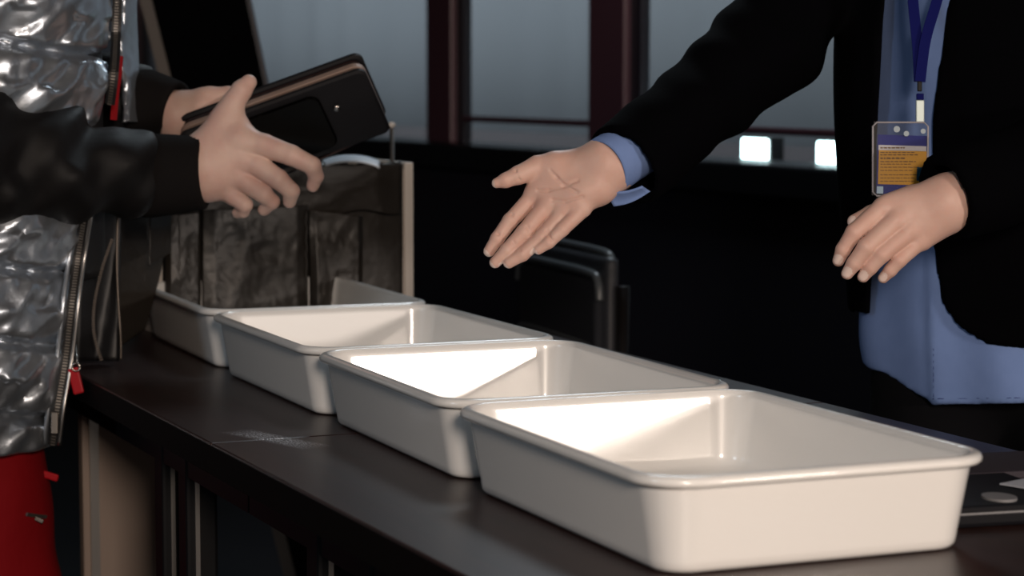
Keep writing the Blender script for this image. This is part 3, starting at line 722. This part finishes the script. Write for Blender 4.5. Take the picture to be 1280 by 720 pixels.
# hem stitch and placket stitch lines on the shirt front
def on_trunk(l, z, g):
    """march from outside to the shirt surface"""
    f = .18
    for _ in range(60):
        p = TC+LA*l+FA*f+ZA*z; d = float(trunk(np.array(p, np.float32)[None], g)[0]); f -= d*.8
        if abs(d) < 1e-4: break
    return TC+LA*l+FA*f+ZA*z
def cuff(name, a, b, r, th, m, parent, n=40, gap=False, sq=1.0):
    a = np.array(a); b = np.array(b); t = b-a; t /= np.linalg.norm(t); u = np.cross(t, ZA); u /= np.linalg.norm(u); v = np.cross(u, t)
    bm = bmesh.new(); rings = []
    L = np.linalg.norm(b-a)
    for s_, rr in ((0, r), (.05, r+.0012), (.5, r+.0008), (1, r+.001), (1, r-th), (.5, r-th), (0.05, r-th), (0, r-th*.8)):
        rings.append([bm.verts.new(a+t*L*s_+rr*(1+.02*math.sin(3*q_+s_*2))*(u*math.cos(q_)*sq+v*math.sin(q_))) for q_ in np.linspace(0, 2*PI, n+1)[:-1]])
    for i in range(len(rings)):
        A, B = rings[i], rings[(i+1) % len(rings)]
        for k in range(n): bm.faces.new((A[k], A[(k+1) % n], B[(k+1) % n], B[k]))
    return bm_obj(name, bm, m, parent, smooth=True)
cu = cuff('shirt_cuff', P(757, 208, 2.395), P(808, 177, 2.425), .0310, .002, MT['shirt'], pr)
# open corner of the cuff hanging below the wrist
def cflap(u, v):
    px = 757+46*u+6*v; py = 238-5*u+ (20-14*u)*v+4*math.sin(PI*u)
    return P(px+4*v, py, 2.385+.012*math.sin(v*1.6)-.004*u)
sheet('cuff_corner', cflap, 12, 8, MT['shirt'], pr, .002)
def shirt_line(name, pix, r):
    out = []
    for px, py in pix:
        for k in np.arange(2.30, 2.75, .002):
            p = P(px, py, k)
            if shirt(np.array(p, np.float32)[None])[0] < .0004: out.append(p); break
    if len(out) > 2: tube(name, out, r, MT['stitch'], pr, 6)
shirt_line('hem_stitch', [(x, 498.5-(x-1166)*.012) for x in range(1166, 1300, 4)], .0006)
shirt_line('placket_stitch', [(1167+.0*y, y) for y in range(436, 498, 4)], .0005)
# trousers
def trousers(X):
    q = tl_(X); d = ell(X, TC+ZA*.84, RB, (.160, .098, .14))
    for s in (-1, 1):
        hp = TC+LA*s*.085+ZA*.78; kn = TC+LA*s*.105+ZA*.48+FA*.01; an = TC+LA*s*.115+ZA*.05
        d = smin(d, seg(X, hp, kn, .086, .074), .03); d = smin(d, seg(X, kn, an, .074, .066), .02)
    d = smax(d, X[..., 2]-1.0, .01); return smax(d, .035-X[..., 2], .004)
lo, hi = bbox([TC, TC+ZA*1.0, TC+LA*.2, TC-LA*.2], .13); lo[2] = .02
sdf_obj('trousers', trousers, lo, hi, .012, MT['trousers'], pr)
for s in (-1, 1):
    a = TC+LA*s*.115+ZA*.045
    lo, hi = bbox([a, a+FA*.18], .06); lo[2] = -.01
    sdf_obj('shoe', lambda X, a=a: smax(smin(seg(X, a-FA*.03, a+FA*.15, .045, .04), seg(X, a, a+ZA*.04, .045, .045), .02), .001-X[..., 2], .004), lo, hi, .008, MT['suit_button'], pr)

# --- lanyard with badge
bdg = 2.415
lan = thing('name_badge', P(1125, 200, bdg), 'clear badge holder with yellow card on dark blue lanyard over the blue shirt', 'badge')
def ribbon(name, pts, w, m, parent, th=.0012):
    pts = spline(pts, 5); bm = bmesh.new(); rows = []
    for i, p in enumerate(pts):
        t = pts[min(i+1, len(pts)-1)]-pts[max(i-1, 0)]; t /= np.linalg.norm(t); s = np.cross(t, -FW); s /= np.linalg.norm(s); nn = np.cross(s, t)
        rows.append([bm.verts.new(p+s*w/2*a+nn*th/2*b) for a, b in ((-1, -1), (1, -1), (1, 1), (-1, 1))])
    for A, B in zip(rows, rows[1:]):
        for k in range(4): bm.faces.new((A[k], A[(k+1) % 4], B[(k+1) % 4], B[k]))
    bm.faces.new(rows[0][::-1]); bm.faces.new(rows[-1]); return bm_obj(name, bm, m, parent, smooth=False)
ribbon('ribbon', [P(1128, -140, 2.50), P(1138, -40, 2.455), P(1142, 10, 2.44), P(1147, 60, 2.43), P(1149, 102, 2.425)], .0115, MT['lanyard'], lan)
ribbon('ribbon', [P(1215, -140, 2.50), P(1182, -40, 2.452), P(1170, 5, 2.437), P(1157, 50, 2.427), P(1150, 102, 2.422)], .0115, MT['lanyard'], lan)
box('crimp', P(1149.5, 108, 2.42), (.005, .003, .011), MT['blackmetal'], lan, [RT, FW, UP], bevel=.001)
box('strap', P(1150, 121, 2.42), (.008, .003, .007), MT['lanyard'], lan, [RT, FW, UP], bevel=.001)
bm = bmesh.new(); add_box(bm, P(1150, 139, 2.418), (.009, .003, .024), [RT, FW, UP], .001); bm_obj('metal_clip', bm, mat('clip_silver', (.45, .52, .50, 1), .45, metal=.4), lan)
BR = [RT*.998+UP*-.03, FW, UP*.998+RT*.03]
def bpt(x, y, d=0): return P(x, y, bdg+d)
mpp = bdg/F_PX
def card(name, x0, y0, x1, y1, d, th, m, parent, bev=0):
    return box(name, bpt((x0+x1)/2, (y0+y1)/2, d), ((x1-x0)*mpp, th, (y1-y0)*mpp), m, parent, BR, bev)
holder = card('plastic_holder', 1091, 153, 1160, 245, -.0035, .0012, MT['clear'], lan)
bm = bmesh.new(); x0, y0, x1, y1 = 1091, 153, 1160, 245
loop = [(x0+5, y0), (x1-5, y0), (x1, y0+5), (x1, y1-5), (x1-5, y1), (x0+5, y1), (x0, y1-5), (x0, y0+5), (x0+5, y0), (x0+12, y0)]
add_tube(bm, [bpt(a, b, -.0035) for a, b in loop], .0010, 8)
bm_obj('holder_edge', bm, mat('holder_rim', (.33, .31, .33, 1), .3), lan)
cb_ = card('card', 1096, 169, 1158, 243, 0, .0008, MT['card_blue'], lan)
card('yellow_panel', 1098, 188, 1158, 231, -.0008, .0004, MT['card_yel'], cb_)
card('white_band', 1098, 182, 1158, 188.5, -.0008, .0004, MT['card_white'], cb_)
card('teal_square', 1146, 209, 1158, 226, -.0013, .0003, MT['card_teal'], cb_)
card('pale_corner', 1096, 233, 1104, 242, -.0010, .0003, MT['card_light'], cb_)
bm = bmesh.new(); random.seed(3)
for yy, x1_, hgt in ((184.7, 1130, 1.6), (190.5, 1140, 1.0), (193.5, 1144, 1.3), (197.8, 1128, 1.9), (202, 1143, 1.2), (205.2, 1138, .9), (209, 1142, .9), (213, 1140, .9), (218.5, 1143, 1.0), (222.5, 1141, .9), (226.5, 1139, .9)):
    x = 1100.5
    while x < x1_:
        w_ = random.uniform(2, 6); add_box(bm, bpt(x+w_/2, yy, -.0013), (w_*mpp, .0002, hgt*mpp), BR); x += w_+1.1
bm_obj('print_lines', bm, MT['card_ink'], cb_)
bm = bmesh.new()                                    # press stud, plus light catches modelled as discs on the holder's top band
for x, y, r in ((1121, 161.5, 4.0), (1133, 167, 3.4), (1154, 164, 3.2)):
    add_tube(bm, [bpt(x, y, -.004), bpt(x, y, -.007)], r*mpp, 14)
bm_obj('popper_glints', bm, mat('popper_glint_clear', (.40, .46, .50, 1), .15), lan)

# ------------------------------------------------------------------ person on the left (silver puffer with black sleeves, red trousers)
LD = 2.80
LFA = rth*.90-fwh*.44*-1*0-fwh*(-.25); LFA /= np.linalg.norm(LFA); LLA = np.cross(ZA, LFA)       # faces image-right; LLA = their left, away from camera
LFA = rth*.94+fwh*.34; LFA /= np.linalg.norm(LFA); LLA = np.cross(ZA, LFA)
LC = P(-62, 300, LD); LC[2] = 0
RL = [LLA, LFA, ZA]
pl_ = thing('person', LC, 'person in a silver puffer jacket with black sleeves and red trousers, holding out a wallet', 'person')
W0 = 2.76
# near hand: back to the camera, thumb up on the wallet, fingers hooked round its lower edge
fing = [
 [(300, 176, .000, .0175), (330, 182, -.006, .0145), (364, 194, -.012, .0128), (390, 207, -.010, .0112), (395, 220, .000, .0095), (391, 232, .008, .0080)],
 [(298, 196, .002, .0175), (322, 207, -.004, .0140), (348, 224, -.010, .0122), (364, 239, -.004, .0105), (362, 252, .006, .0082)],
 [(290, 214, .006, .0165), (308, 228, .000, .0130), (330, 243, -.004, .0112), (340, 252, .004, .0095), (330, 262, .014, .0078)],
 [(280, 230, .010, .0150), (292, 245, .006, .0118), (306, 256, .004, .0098), (304, 264, .012, .0080), (297, 266, .018, .0070)]]
thumb = [(262, 180, .004, .0200), (278, 152, .006, .0170), (292, 128, .006, .0142), (302, 113, .006, .0130), (311, 103, .008, .0098)]
palm = [((256, 196, .006, .0290), (300, 176, .004, .0190)), ((256, 206, .006, .0290), (300, 198, .004, .0200)), ((258, 218, .008, .0270), (292, 216, .008, .0190)),
        ((262, 228, .010, .0220), (284, 232, .012, .0165)), ((262, 190, .008, .0240), (284, 150, .008, .0160)), ((300, 174, .004, .018), (290, 142, .010, .012)),
        ((256, 214, .006, .031), (170, 215, .02, .036))]
pl3 = [(P(a[0], a[1], W0+a[2]), P(b[0], b[1], W0+b[2]), a[3], b[3]) for a, b in palm]
fi3 = [chain(c_, W0) for c_ in fing]+[chain(thumb, W0)]
lo, hi = bbox([p for ch in fi3 for p, r in ch]+[P(170, 215, 2.78), P(256, 200, 2.76)], .045)
hC = surfnet(hand_sdf(fi3, pl3, .008, .016), lo, hi, .0016)
# far hand: behind the wallet's left end
V0 = 2.87
fing = [
 [(255, 124, .000, .0140), (285, 118, .004, .0105), (312, 124, .010, .0090), (332, 136, .012, .0078)],
 [(255, 134, -.004, .0140), (288, 132, .002, .0105), (316, 140, .010, .0090), (334, 152, .012, .0078)],
 [(250, 144, -.006, .0140), (284, 146, .000, .0100), (308, 156, .008, .0088), (324, 166, .010, .0074)],
 [(245, 152, -.006, .0130), (272, 158, .000, .0090), (292, 168, .006, .0078), (306, 176, .008, .0066)]]
thumb = [(228, 150, -.018, .0150), (232, 160, -.030, .0115), (245, 160, -.040, .0098), (258, 158, -.044, .0080)]
palm = [((222, 144, 0, .0270), (262, 124, .004, .0160)), ((222, 142, 0, .0270), (256, 136, 0, .0170)), ((224, 150, 0, .0230), (250, 146, 0, .0160)), ((222, 146, .0, .026), (130, 130, .05, .034))]
pl4 = [(P(a[0], a[1], V0+a[2]), P(b[0], b[1], V0+b[2]), a[3], b[3]) for a, b in palm]
fi4 = [chain(c_, V0) for c_ in fing]
lo, hi = bbox([p for ch in fi4 for p, r in ch]+[P(130, 130, V0+.05), P(222, 150, V0)], .045)
hD = surfnet(hand_sdf(fi4, pl4, .006, .014), lo, hi, .0018)
shN = LC-LLA*.17-LFA*.07+ZA*1.42; shF = LC+LLA*.17+ZA*1.42
elN = P(-100, 190, 2.60); wrN = P(185, 220, 2.765); elF = P(-10, 110, 3.02); wrF = P(150, 135, V0+.04)
hc2 = LC+ZA*1.67+LFA*.05; hf2, _ = head_sdf(hc2, LFA)
def bodyL(X):
    d = ell(X, LC+ZA*1.22, RL, (.155, .095, .27)); d = smin(d, ell(X, LC+ZA*.92, RL, (.15, .10, .15)), .08)
    d = smin(d, seg(X, LC+ZA*1.40, LC+ZA*1.56+LFA*.03, .06, .052), .05); d = smin(d, hf2(X), .03)
    for s in (-1, 1):
        hp = LC+LLA*s*.09+ZA*.90; kn = LC+LLA*s*.10+ZA*.48+LFA*.01; an = LC+LLA*s*.11+ZA*.09
        d = smin(d, seg(X, hp, kn, .075, .05), .04); d = smin(d, seg(X, kn, an, .05, .036), .02); d = smin(d, seg(X, an-ZA*.04, an+LFA*.14-ZA*.06, .035, .026), .02)
    for a, b, c_ in ((shN, elN, wrN), (shF, elF, wrF)):
        d = smin(d, seg(X, a, b, .045, .034), .04); d = smin(d, seg(X, b, c_, .034, .028), .01)
    return d
lo, hi = bbox([LC, LC+ZA*1.82, shN, shF, elN, wrN, elF, wrF, LC+LFA*.22], .11); lo[2] = -.01
me = to_mesh('body', [surfnet(bodyL, lo, hi, .011), hC, hD])
link('body', me, MT['skin_warm'], pl_)
lo, hi = bbox([hc2], .16); sdf_obj('hair', lambda X: smax(ell(X, hc2+ZA*.02-LFA*.03, RL, (.09, .105, .125)), ((X-np.array(hc2, np.float32))@np.array(LFA, np.float32))-.03, .02), lo, hi, .009, MT['hair'], pl_)
def LQ(X): return (X-np.array(LC, np.float32))@np.array(RL, np.float32).T
def latL(px, py, fo):          # pixel -> (forward, z) on the plane lateral = fo
    p = at_plane(px, py, LC+LLA*fo, LLA); return float((p-LC)@LFA), float(p[2])
zh = latL(40, 560, -.14)[1]
NE = sorted([latL(x, y, -.13)[::-1] for x, y in ((158, -120), (148, 0), (138, 130), (112, 240), (104, 300), (92, 400), (80, 480), (66, 560), (60, 600))])
FE = sorted([latL(x, y, -.02)[::-1] for x, y in ((182, -120), (178, 0), (172, 130), (160, 240), (150, 420), (58, 470), (52, 600))])
nez, nef = [a for a, b in NE], [b for a, b in NE]; fez, fef = [a for a, b in FE], [b for a, b in FE]
def vnoise(x, y, z):
    def hsh(i, j, k):
        q = np.sin(i*127.1+j*311.7+k*74.7)*43758.5453; return q-np.floor(q)
    xi, yi = np.floor(x), np.floor(y); fx, fy = x-xi, y-yi; fx = fx*fx*(3-2*fx); fy = fy*fy*(3-2*fy)
    a, b, c, d = hsh(xi, yi, z), hsh(xi+1, yi, z), hsh(xi, yi+1, z), hsh(xi+1, yi+1, z)
    return (a*(1-fx)+b*fx)*(1-fy)+(c*(1-fx)+d*fx)*fy
def puffer(X):
    q = LQ(X); l, f, z = q[..., 0], q[..., 1], q[..., 2]
    fr = np.interp(z, nez, nef)                       # front edge of the near panel, follows height
    bulk = ell(np.stack([l, f-(fr-.20)*.55, z*0+1.1], -1).astype(np.float32)+np.zeros(3, np.float32), (0, 0, 1.1), np.eye(3), (.215, .205, 9))
    # quilting: horizontal seams pinch the nylon, puckers run off them on a slant
    zz = z+.10*f+.010*np.sin(f*14); ph = (zz-.02)/.088; s = np.abs(ph-np.round(ph))*2     # 0 at the seam
    puff = .020*np.sqrt(np.clip(s, 0, 1))-.012
    fl = f+.7*l
    u_, v_ = fl*.85+z*.52, -fl*.52+z*.85
    n1 = vnoise(u_/.060, v_/.017, np.round(ph)*3.7); n2 = vnoise(u_/.028+9, v_/.010, np.round(ph)*5.1+4)
    n3 = vnoise(fl/.011, z/.04, np.round(ph)+20)*(1-s)
    pk_ = (.021*n1+.008*n2)*(.35+.65*(1-s*.5))*np.clip(s*5, 0, 1)+.004*n3-.010
    d = bulk-puff-pk_
    near = np.maximum(f-fr, l-.01)                    # near half up to its zip edge
    d1 = np.maximum(d, np.where(l < .01, f-fr, -1))
    d1 = np.maximum(d1, np.where(l >= .01, f-np.interp(z, fez, fef)*1.0, -1))
    d1 = np.where(l >= .01, np.maximum(d1, -(z-1.04)*1.0), d1)
    d1 = smax(d1, zh-z, .012); d1 = smax(d1, z-1.50, .02)
    return d1*.7
lo, hi = bbox([LC+ZA*(zh-.02), LC+ZA*1.52, LC+LLA*.24, LC-LLA*.24, LC+LFA*.34, LC-LFA*.22], .03)
sdf_obj('puffer_jacket', puffer, lo, hi, .005, MT['silver'], pl_)
def shade_in(X):                                        # dark shirt inside the open jacket
    q = LQ(X); l, f, z = q[..., 0], q[..., 1], q[..., 2]
    ff = np.interp(z, fez, fef)
    d = ell(np.stack([l, f, z*0], -1), (.0, 0.02, 0), np.eye(3), (.15, .17, 9))
    return smax(smax(d, .86-z, .02), z-1.45, .02)
lo, hi = bbox([LC+ZA*.84, LC+ZA*1.47, LC+LLA*.2, LC-LLA*.2, LC+LFA*.24, LC-LFA*.2], .03)
sdf_obj('inner_shirt', shade_in, lo, hi, .01, MT['lining'], pl_)
# sleeves with knitted cuffs
def sleeve(S, Eb, Wp, r0, r1, r2, ph):
    ax = (Eb-Wp); L_ = np.linalg.norm(ax); ax /= L_
    def f(X):
        t = ((X-np.array(Wp, np.float32))@np.array(ax, np.float32))
        d = smin(seg(X, S, Eb, r0, r1), seg(X, Eb, Wp, r1, r2), .05)
        g = X[..., 2]*38+X[..., 0]*14
        d = d-.006*np.sin(t*62+2.2*np.sin(g*.8+ph)+ph)*np.clip((t+.01)*12, 0, 1)-.004*np.sin(t*33+g*1.4+ph)-.0025*np.sin(g*2.2+t*110)
        return smax(d, -t-.0, .02)*.8
    return f
WpN = P(186, 220, 2.765); WpF = P(186, 132, V0+.02)
lo, hi = bbox([shN, elN, WpN], .12)
sdf_obj('sleeve', sleeve(shN, elN, WpN, .080, .088, .052, .5), lo, hi, .006, MT['sleeve'], pl_)
lo, hi = bbox([shF, elF, WpF], .12)
sdf_obj('sleeve', sleeve(shF, elF, WpF, .09, .08, .05, 2.5), lo, hi, .008, MT['sleeve'], pl_)
def ribcuff(a, b, r0, r1, h):
    ax = b-a; L_ = np.linalg.norm(ax); ax = ax/L_; u = np.cross(ax, ZA); u /= np.linalg.norm(u); v = np.cross(u, ax)
    bm = bmesh.new(); rings = []; n = 120
    for s_, rr in ((0, r0), (.15, r0+.001), (.5, (r0+r1)/2+.0015), (.9, r1+.001), (.98, r1), (1, r1-.003), (1, r1-.007), (.9, r1-.008)):
        rings.append([bm.verts.new(a+ax*L_*s_+(rr+(.0009 if k % 2 else 0))*(u*math.cos(2*PI*k/n)+v*math.sin(2*PI*k/n))) for k in range(n)])
    for A, B in zip(rings, rings[1:]):
        for k in range(n): bm.faces.new((A[k], A[(k+1) % n], B[(k+1) % n], B[k]))
    return bm_obj('knit_cuff', bm, MT['rib'], pl_, smooth=True)
ribcuff(P(176, 220, 2.765), P(256, 216, 2.76), .0500, .0435, 0)
ribcuff(P(176, 130, V0+.02), P(222, 138, V0+.0), .044, .036, 0)
# zips: toothed strips with tape and pulls
def zipper(name, pts, w, m, parent, tape=None, teeth=.0036):
    sp_ = spline(pts, 10); bm = bmesh.new(); L_ = 0; last = None
    for a, b in zip(sp_, sp_[1:]):
        t = b-a; q = np.linalg.norm(t); t = t/q; s = np.cross(t, -FW); s /= np.linalg.norm(s); k = L_
        while k < q: add_box(bm, a+t*k, (w, .003, teeth*.55), [s, np.cross(s, t), t]); k += teeth
        L_ = k-q
    o = bm_obj(name, bm, m, parent)
    if tape: ribbon('zip_tape', [p+FW*.002 for p in pts], w*2.4, tape, o, .0015)
    return o
zn = mat('zip_silver', (.27, .245, .22, 1), .4, metal=.9)
def sdepth(fn, px, py, t0=2.45, t1=3.0, fall=2.77):
    t = np.arange(t0, t1, .003)
    for k in (0, 4, 8, 14, 22, 32):
        d = fn(np.array([P(px-k, py, v) for v in t], np.float32))
        if (d < 0).any(): return float(t[int(np.argmax(d < 0))])
    return fall
def smooth_z(pts, fn, off=.006):
    ds = [sdepth(fn, x, y) for x, y in pts]; m = float(np.median(ds)); ds = [min(max(v, m-.02), m+.02) for v in ds]
    return [P(x, y, v-off) for (x, y), v in zip(pts, ds)]
zpts = [(x, y) for x, y, d in ((147, -30, 2.60), (145, 40, 2.60), (142, 90, 2.60), (137, 130, 2.60))]
zpts = smooth_z(zpts, puffer, .012)
zipper('front_zip', zpts, .0050, zn, pl_, MT['lining'])
zpts = [(x, y) for x, y, d in ((106, 268, 2.60), (98, 320, 2.60), (90, 380, 2.60), (82, 450, 2.61), (72, 510, 2.62), (66, 556, 2.63))]
zpts = smooth_z(zpts, puffer, .012)
o = zipper('front_zip', zpts, .0055, zn, pl_, MT['lining'])
tube('zip_piping', spline([p-RT*.010-FW*.004 for p in zpts], 6), .0032, MT['silver'], pl_, 8)
tube('zip_piping', spline([p+RT*.008-FW*.002 for p in zpts], 6), .0026, MT['steel'], pl_, 8)
box('zip_pull', zpts[-2]*.6+zpts[-1]*.4-FW*.006, (.008, .005, .026), zn, pl_, [RT, FW, UP], bevel=.001)
ribbon('red_lining', [P(150, 70, 2.80), P(148, 95, 2.80), P(145, 115, 2.80), P(142, 150, 2.80)], .008, MT['redcloth'], pl_, .003)
# far front panel hanging open, lining side to the camera, with its two zip edges
def farp(u, v):
    px = 104+46*u-8*v*(1-u); py = 255+196*v
    q = P(px, py, 2.84+.03*u); return q-FW*(.010*math.sin(u*5+v*3)+.005*crink(u*.2, v*.3, 2))
zd = mat('zip_dark', (.12, .10, .085, 1), .45, metal=.8)
sheet('inner_flap', farp, 16, 30, MT['lining'], pl_, .006)
def fpan(u, v):
    px = 156+(24-6*v)*u-4*math.sin(v*4); py = -60+215*v
    q = P(px, py, 2.84+.05*u); return q-FW*(.034*crink(u*.06+1, v*.24, 7.7)+.010*math.sin(u*3))
sheet('far_front_panel', fpan, 24, 90, MT['silver'], pl_, .006)
zipper('flap_zip', [P(x, y, 2.80) for x, y in ((140, 300), (128, 335), (119, 375), (117, 405), (120, 428), (127, 450))], .0035, zd, pl_, None, .003)
tube('flap_piping', spline([P(x, y, 2.815) for x, y in ((147, 270), (146, 330), (148, 380), (151, 425), (151, 450))], 6), .0016, zd, pl_, 8)
# red trousers
PC = LC+0
def redp(X):
    q = LQ(X); hz = latL(30, 700, -.1)[1]
    d = ell(X, LC+ZA*.80, RL, (.14, .11, .12))
    for s in (-1, 1):
        hp = LC+LLA*s*.085+ZA*.76+LFA*.012; kn = LC+LLA*s*.10+ZA*.47+LFA*.035; an = LC+LLA*s*.11+ZA*.06
        d = smin(d, seg(X, hp, kn, .080, .078), .04); d = smin(d, seg(X, kn, an, .075, .06), .03)
    d = d-.003*np.sin(q[..., 2]*40+q[..., 1]*25)-.002*np.sin(q[..., 1]*60-q[..., 2]*22)
    d = smax(d, X[..., 2]-.80, .02); return smax(d, .035-X[..., 2], .005)*.85
lo, hi = bbox([LC, LC+ZA*.97, LC+LFA*.14, LC-LFA*.14, LC+LLA*.18, LC-LLA*.18], .10); lo[2] = .02
sdf_obj('trousers', redp, lo, hi, .009, MT['redcloth'], pl_)
def legfront(py):           # march from the right along a pixel row to the trouser surface
    best = None
    for px in np.arange(160, -60, -1.0):
        for dd in np.arange(2.55, 3.0, .012):
            if redp(np.array(P(px, py, dd), np.float32)[None])[0] < 0: return px, dd
    return 0, 2.7
for s in (-1, 1):
    a = LC+LLA*s*.11+ZA*.045
    lo, hi = bbox([a, a+LFA*.18], .06); lo[2] = -.01
    sdf_obj('shoe', lambda X, a=a: smax(smin(seg(X, a-LFA*.03, a+LFA*.15, .045, .04), seg(X, a, a+ZA*.04, .045, .045), .02), .001-X[..., 2], .004), lo, hi, .008, MT['suit_button'], pl_)
# red pull tabs and the pocket zip
box('red_tab', P(95, 476, 2.705), (.013, .006, .032), MT['redtab'], pl_, [RT*.97+UP*.24, FW, UP*.97-RT*.24], bevel=.002)
tube('tab_ring', [P(95+5*math.cos(a), 459+5*math.sin(a), 2.70) for a in np.linspace(0, 2*PI, 17)], .0012, MT['chrome'], pl_, 6)
tube('tab_cord', [P(97, 455, 2.70), P(94, 432, 2.745)], .0015, MT['steel'], pl_, 6)
box('red_tab', P(63, 595, sdepth(redp, 56, 595)), (.020, .005, .009), MT['redtab'], pl_, [RT*.95-UP*.3, FW, UP*.95+RT*.3], bevel=.002)
zipper('pocket_zip', smooth_z([(34, 643), (48, 645), (58, 646)], redp, .003), .004, zn, pl_, None, .003)
box('zip_pull', P(49, 650, sdepth(redp, 49, 650)-.008), (.011, .003, .005), zn, pl_, [RT*.9-UP*.43, FW, UP*.9+RT*.43], bevel=.001)

# ------------------------------------------------------------------ wallet
wl = thing('zip_wallet', P(385, 150, 2.79), 'long black patent zip wallet held out over the trays by the silver-jacketed person', 'wallet')
A = P(222, 170, 2.815); B = P(455, 86, 2.80)                 # upper long edge of the front face
U = B-A; LU = np.linalg.norm(U); U /= LU
V = (P(492, 164, 2.875)-B); LV = np.linalg.norm(V); V -= U*np.dot(V, U); V /= np.linalg.norm(V)
N = np.cross(U, V); N = N if N@FW < 0 else -N                 # towards the camera
LV *= 1.0; TK = .040; WCt = A+U*LU/2+V*LV/2
def wl_pt(u, v, n): return WCt+U*u+V*v+N*n
RW = [U, V, N]
def slabs(name, n0, n1, shrink, m, rad=.011, bev=.003):
    bm = bmesh.new(); o2 = rrect(LU-2*shrink, LV-2*shrink, rad, 6); rings = []
    for off, n_ in ((bev, n0), (0, n0+bev*.6), (0, n1-bev*.6), (bev, n1)):
        rings.append([bm.verts.new(wl_pt(x*(1-2*off/LU), y*(1-2*off/LV), n_)) for x, y in o2])
    for a, b in zip(rings, rings[1:]):
        for k in range(len(a)): bm.faces.new((a[k], a[(k+1) % len(a)], b[(k+1) % len(a)], b[k]))
    bm.faces.new(rings[0][::-1]); bm.faces.new(rings[-1]); return bm_obj(name, bm, m, wl, smooth=False)
slabs('front_cover', -.008, 0, 0, MT['wallet_in']); slabs('back_cover', -TK, -TK+.008, 0, MT['wallet_in'])
slabs('inner_leaf', -TK+.009, -.027, .004, MT['wal_red'], .014, .001); slabs('zip_band', -.021, -.013, .001, MT['zip'], .015, .001)
slabs('inner_leaf', -.0260, -.0220, .003, MT['wallet_in'], .014, .0005)
# glossy phone-like inset panel on the front cover with its stud
bm = bmesh.new(); o2 = rrect(LU*.66, LV*.80, .014, 6); cx = -LU*.10
r_ = [[bm.verts.new(wl_pt(cx+x*k, y*k, n_)) for x, y in o2] for k, n_ in ((1, 0), (1, .003), (.975, .0042))]
for a, b in zip(r_, r_[1:]):
    for k in range(len(a)): bm.faces.new((a[k], a[(k+1) % len(a)], b[(k+1) % len(a)], b[k]))
bm.faces.new(r_[-1]); bm.faces.new(r_[0][::-1]); bm_obj('glossy_panel', bm, MT['wallet'], wl)
c = at_plane(421, 134, wl_pt(0, 0, .004), N)
tube('stud', [c, c+N*.003], .0042, MT['chrome'], wl, 14)
tube('lower_cord', spline([wl_pt(LU*.5, LV*.47, -.006), wl_pt(LU*.2, LV*.53, -.004), wl_pt(-.02, LV*.56, 0)], 5), .0014, MT['wal_red'], wl, 6)

# ------------------------------------------------------------------ light
def area(name, loc, target, size, power, col, sy=None):
    l = bpy.data.lights.new(name, 'AREA'); l.energy = power; l.color = col; l.size = size
    if sy: l.shape = 'RECTANGLE'; l.size_y = sy
    o = bpy.data.objects.new(name, l); COL.objects.link(o); o.location = loc
    d = Vector(target)-Vector(loc); o.rotation_euler = d.to_track_quat('-Z', 'Y').to_euler(); return o
area('key_light', (-1.05, .03, 1.66), (2.0, -.9, .85), .42, 56, (1, .83, .70), .42)
area('cool_light', (.9, 2.7, 2.2), (2.5, -.4, 1.0), .7, 14, (.70, .86, 1))
area('softbox', (-1.5, -2.29, 1.285), (1.9, -.9, .82), .48, 42, (1, .86, .76), .17)
area('top_light', (3.9, -2.0, 2.7), (2.9, -1.4, .8), .7, 20, (.80, .92, 1))
for k, sx in enumerate((-3.6, -.4, 2.8, 5.6)):
    area('corridor_light', wp(sx, -.30, 1.65), wp(sx, -1.4, 1.45), 2.9, 17, (.96, .96, 1), 1.1)
wd = bpy.data.worlds.new('world'); SC.world = wd; wd.use_nodes = True
wd.node_tree.nodes['Background'].inputs[0].default_value = (.5, .6, .75, 1); wd.node_tree.nodes['Background'].inputs[1].default_value = .03

#print('LC', LC, 'YN', YN, YF, XS, 'BX', BX, 'TC', TC, 'TRAYS', TRAYPOS)
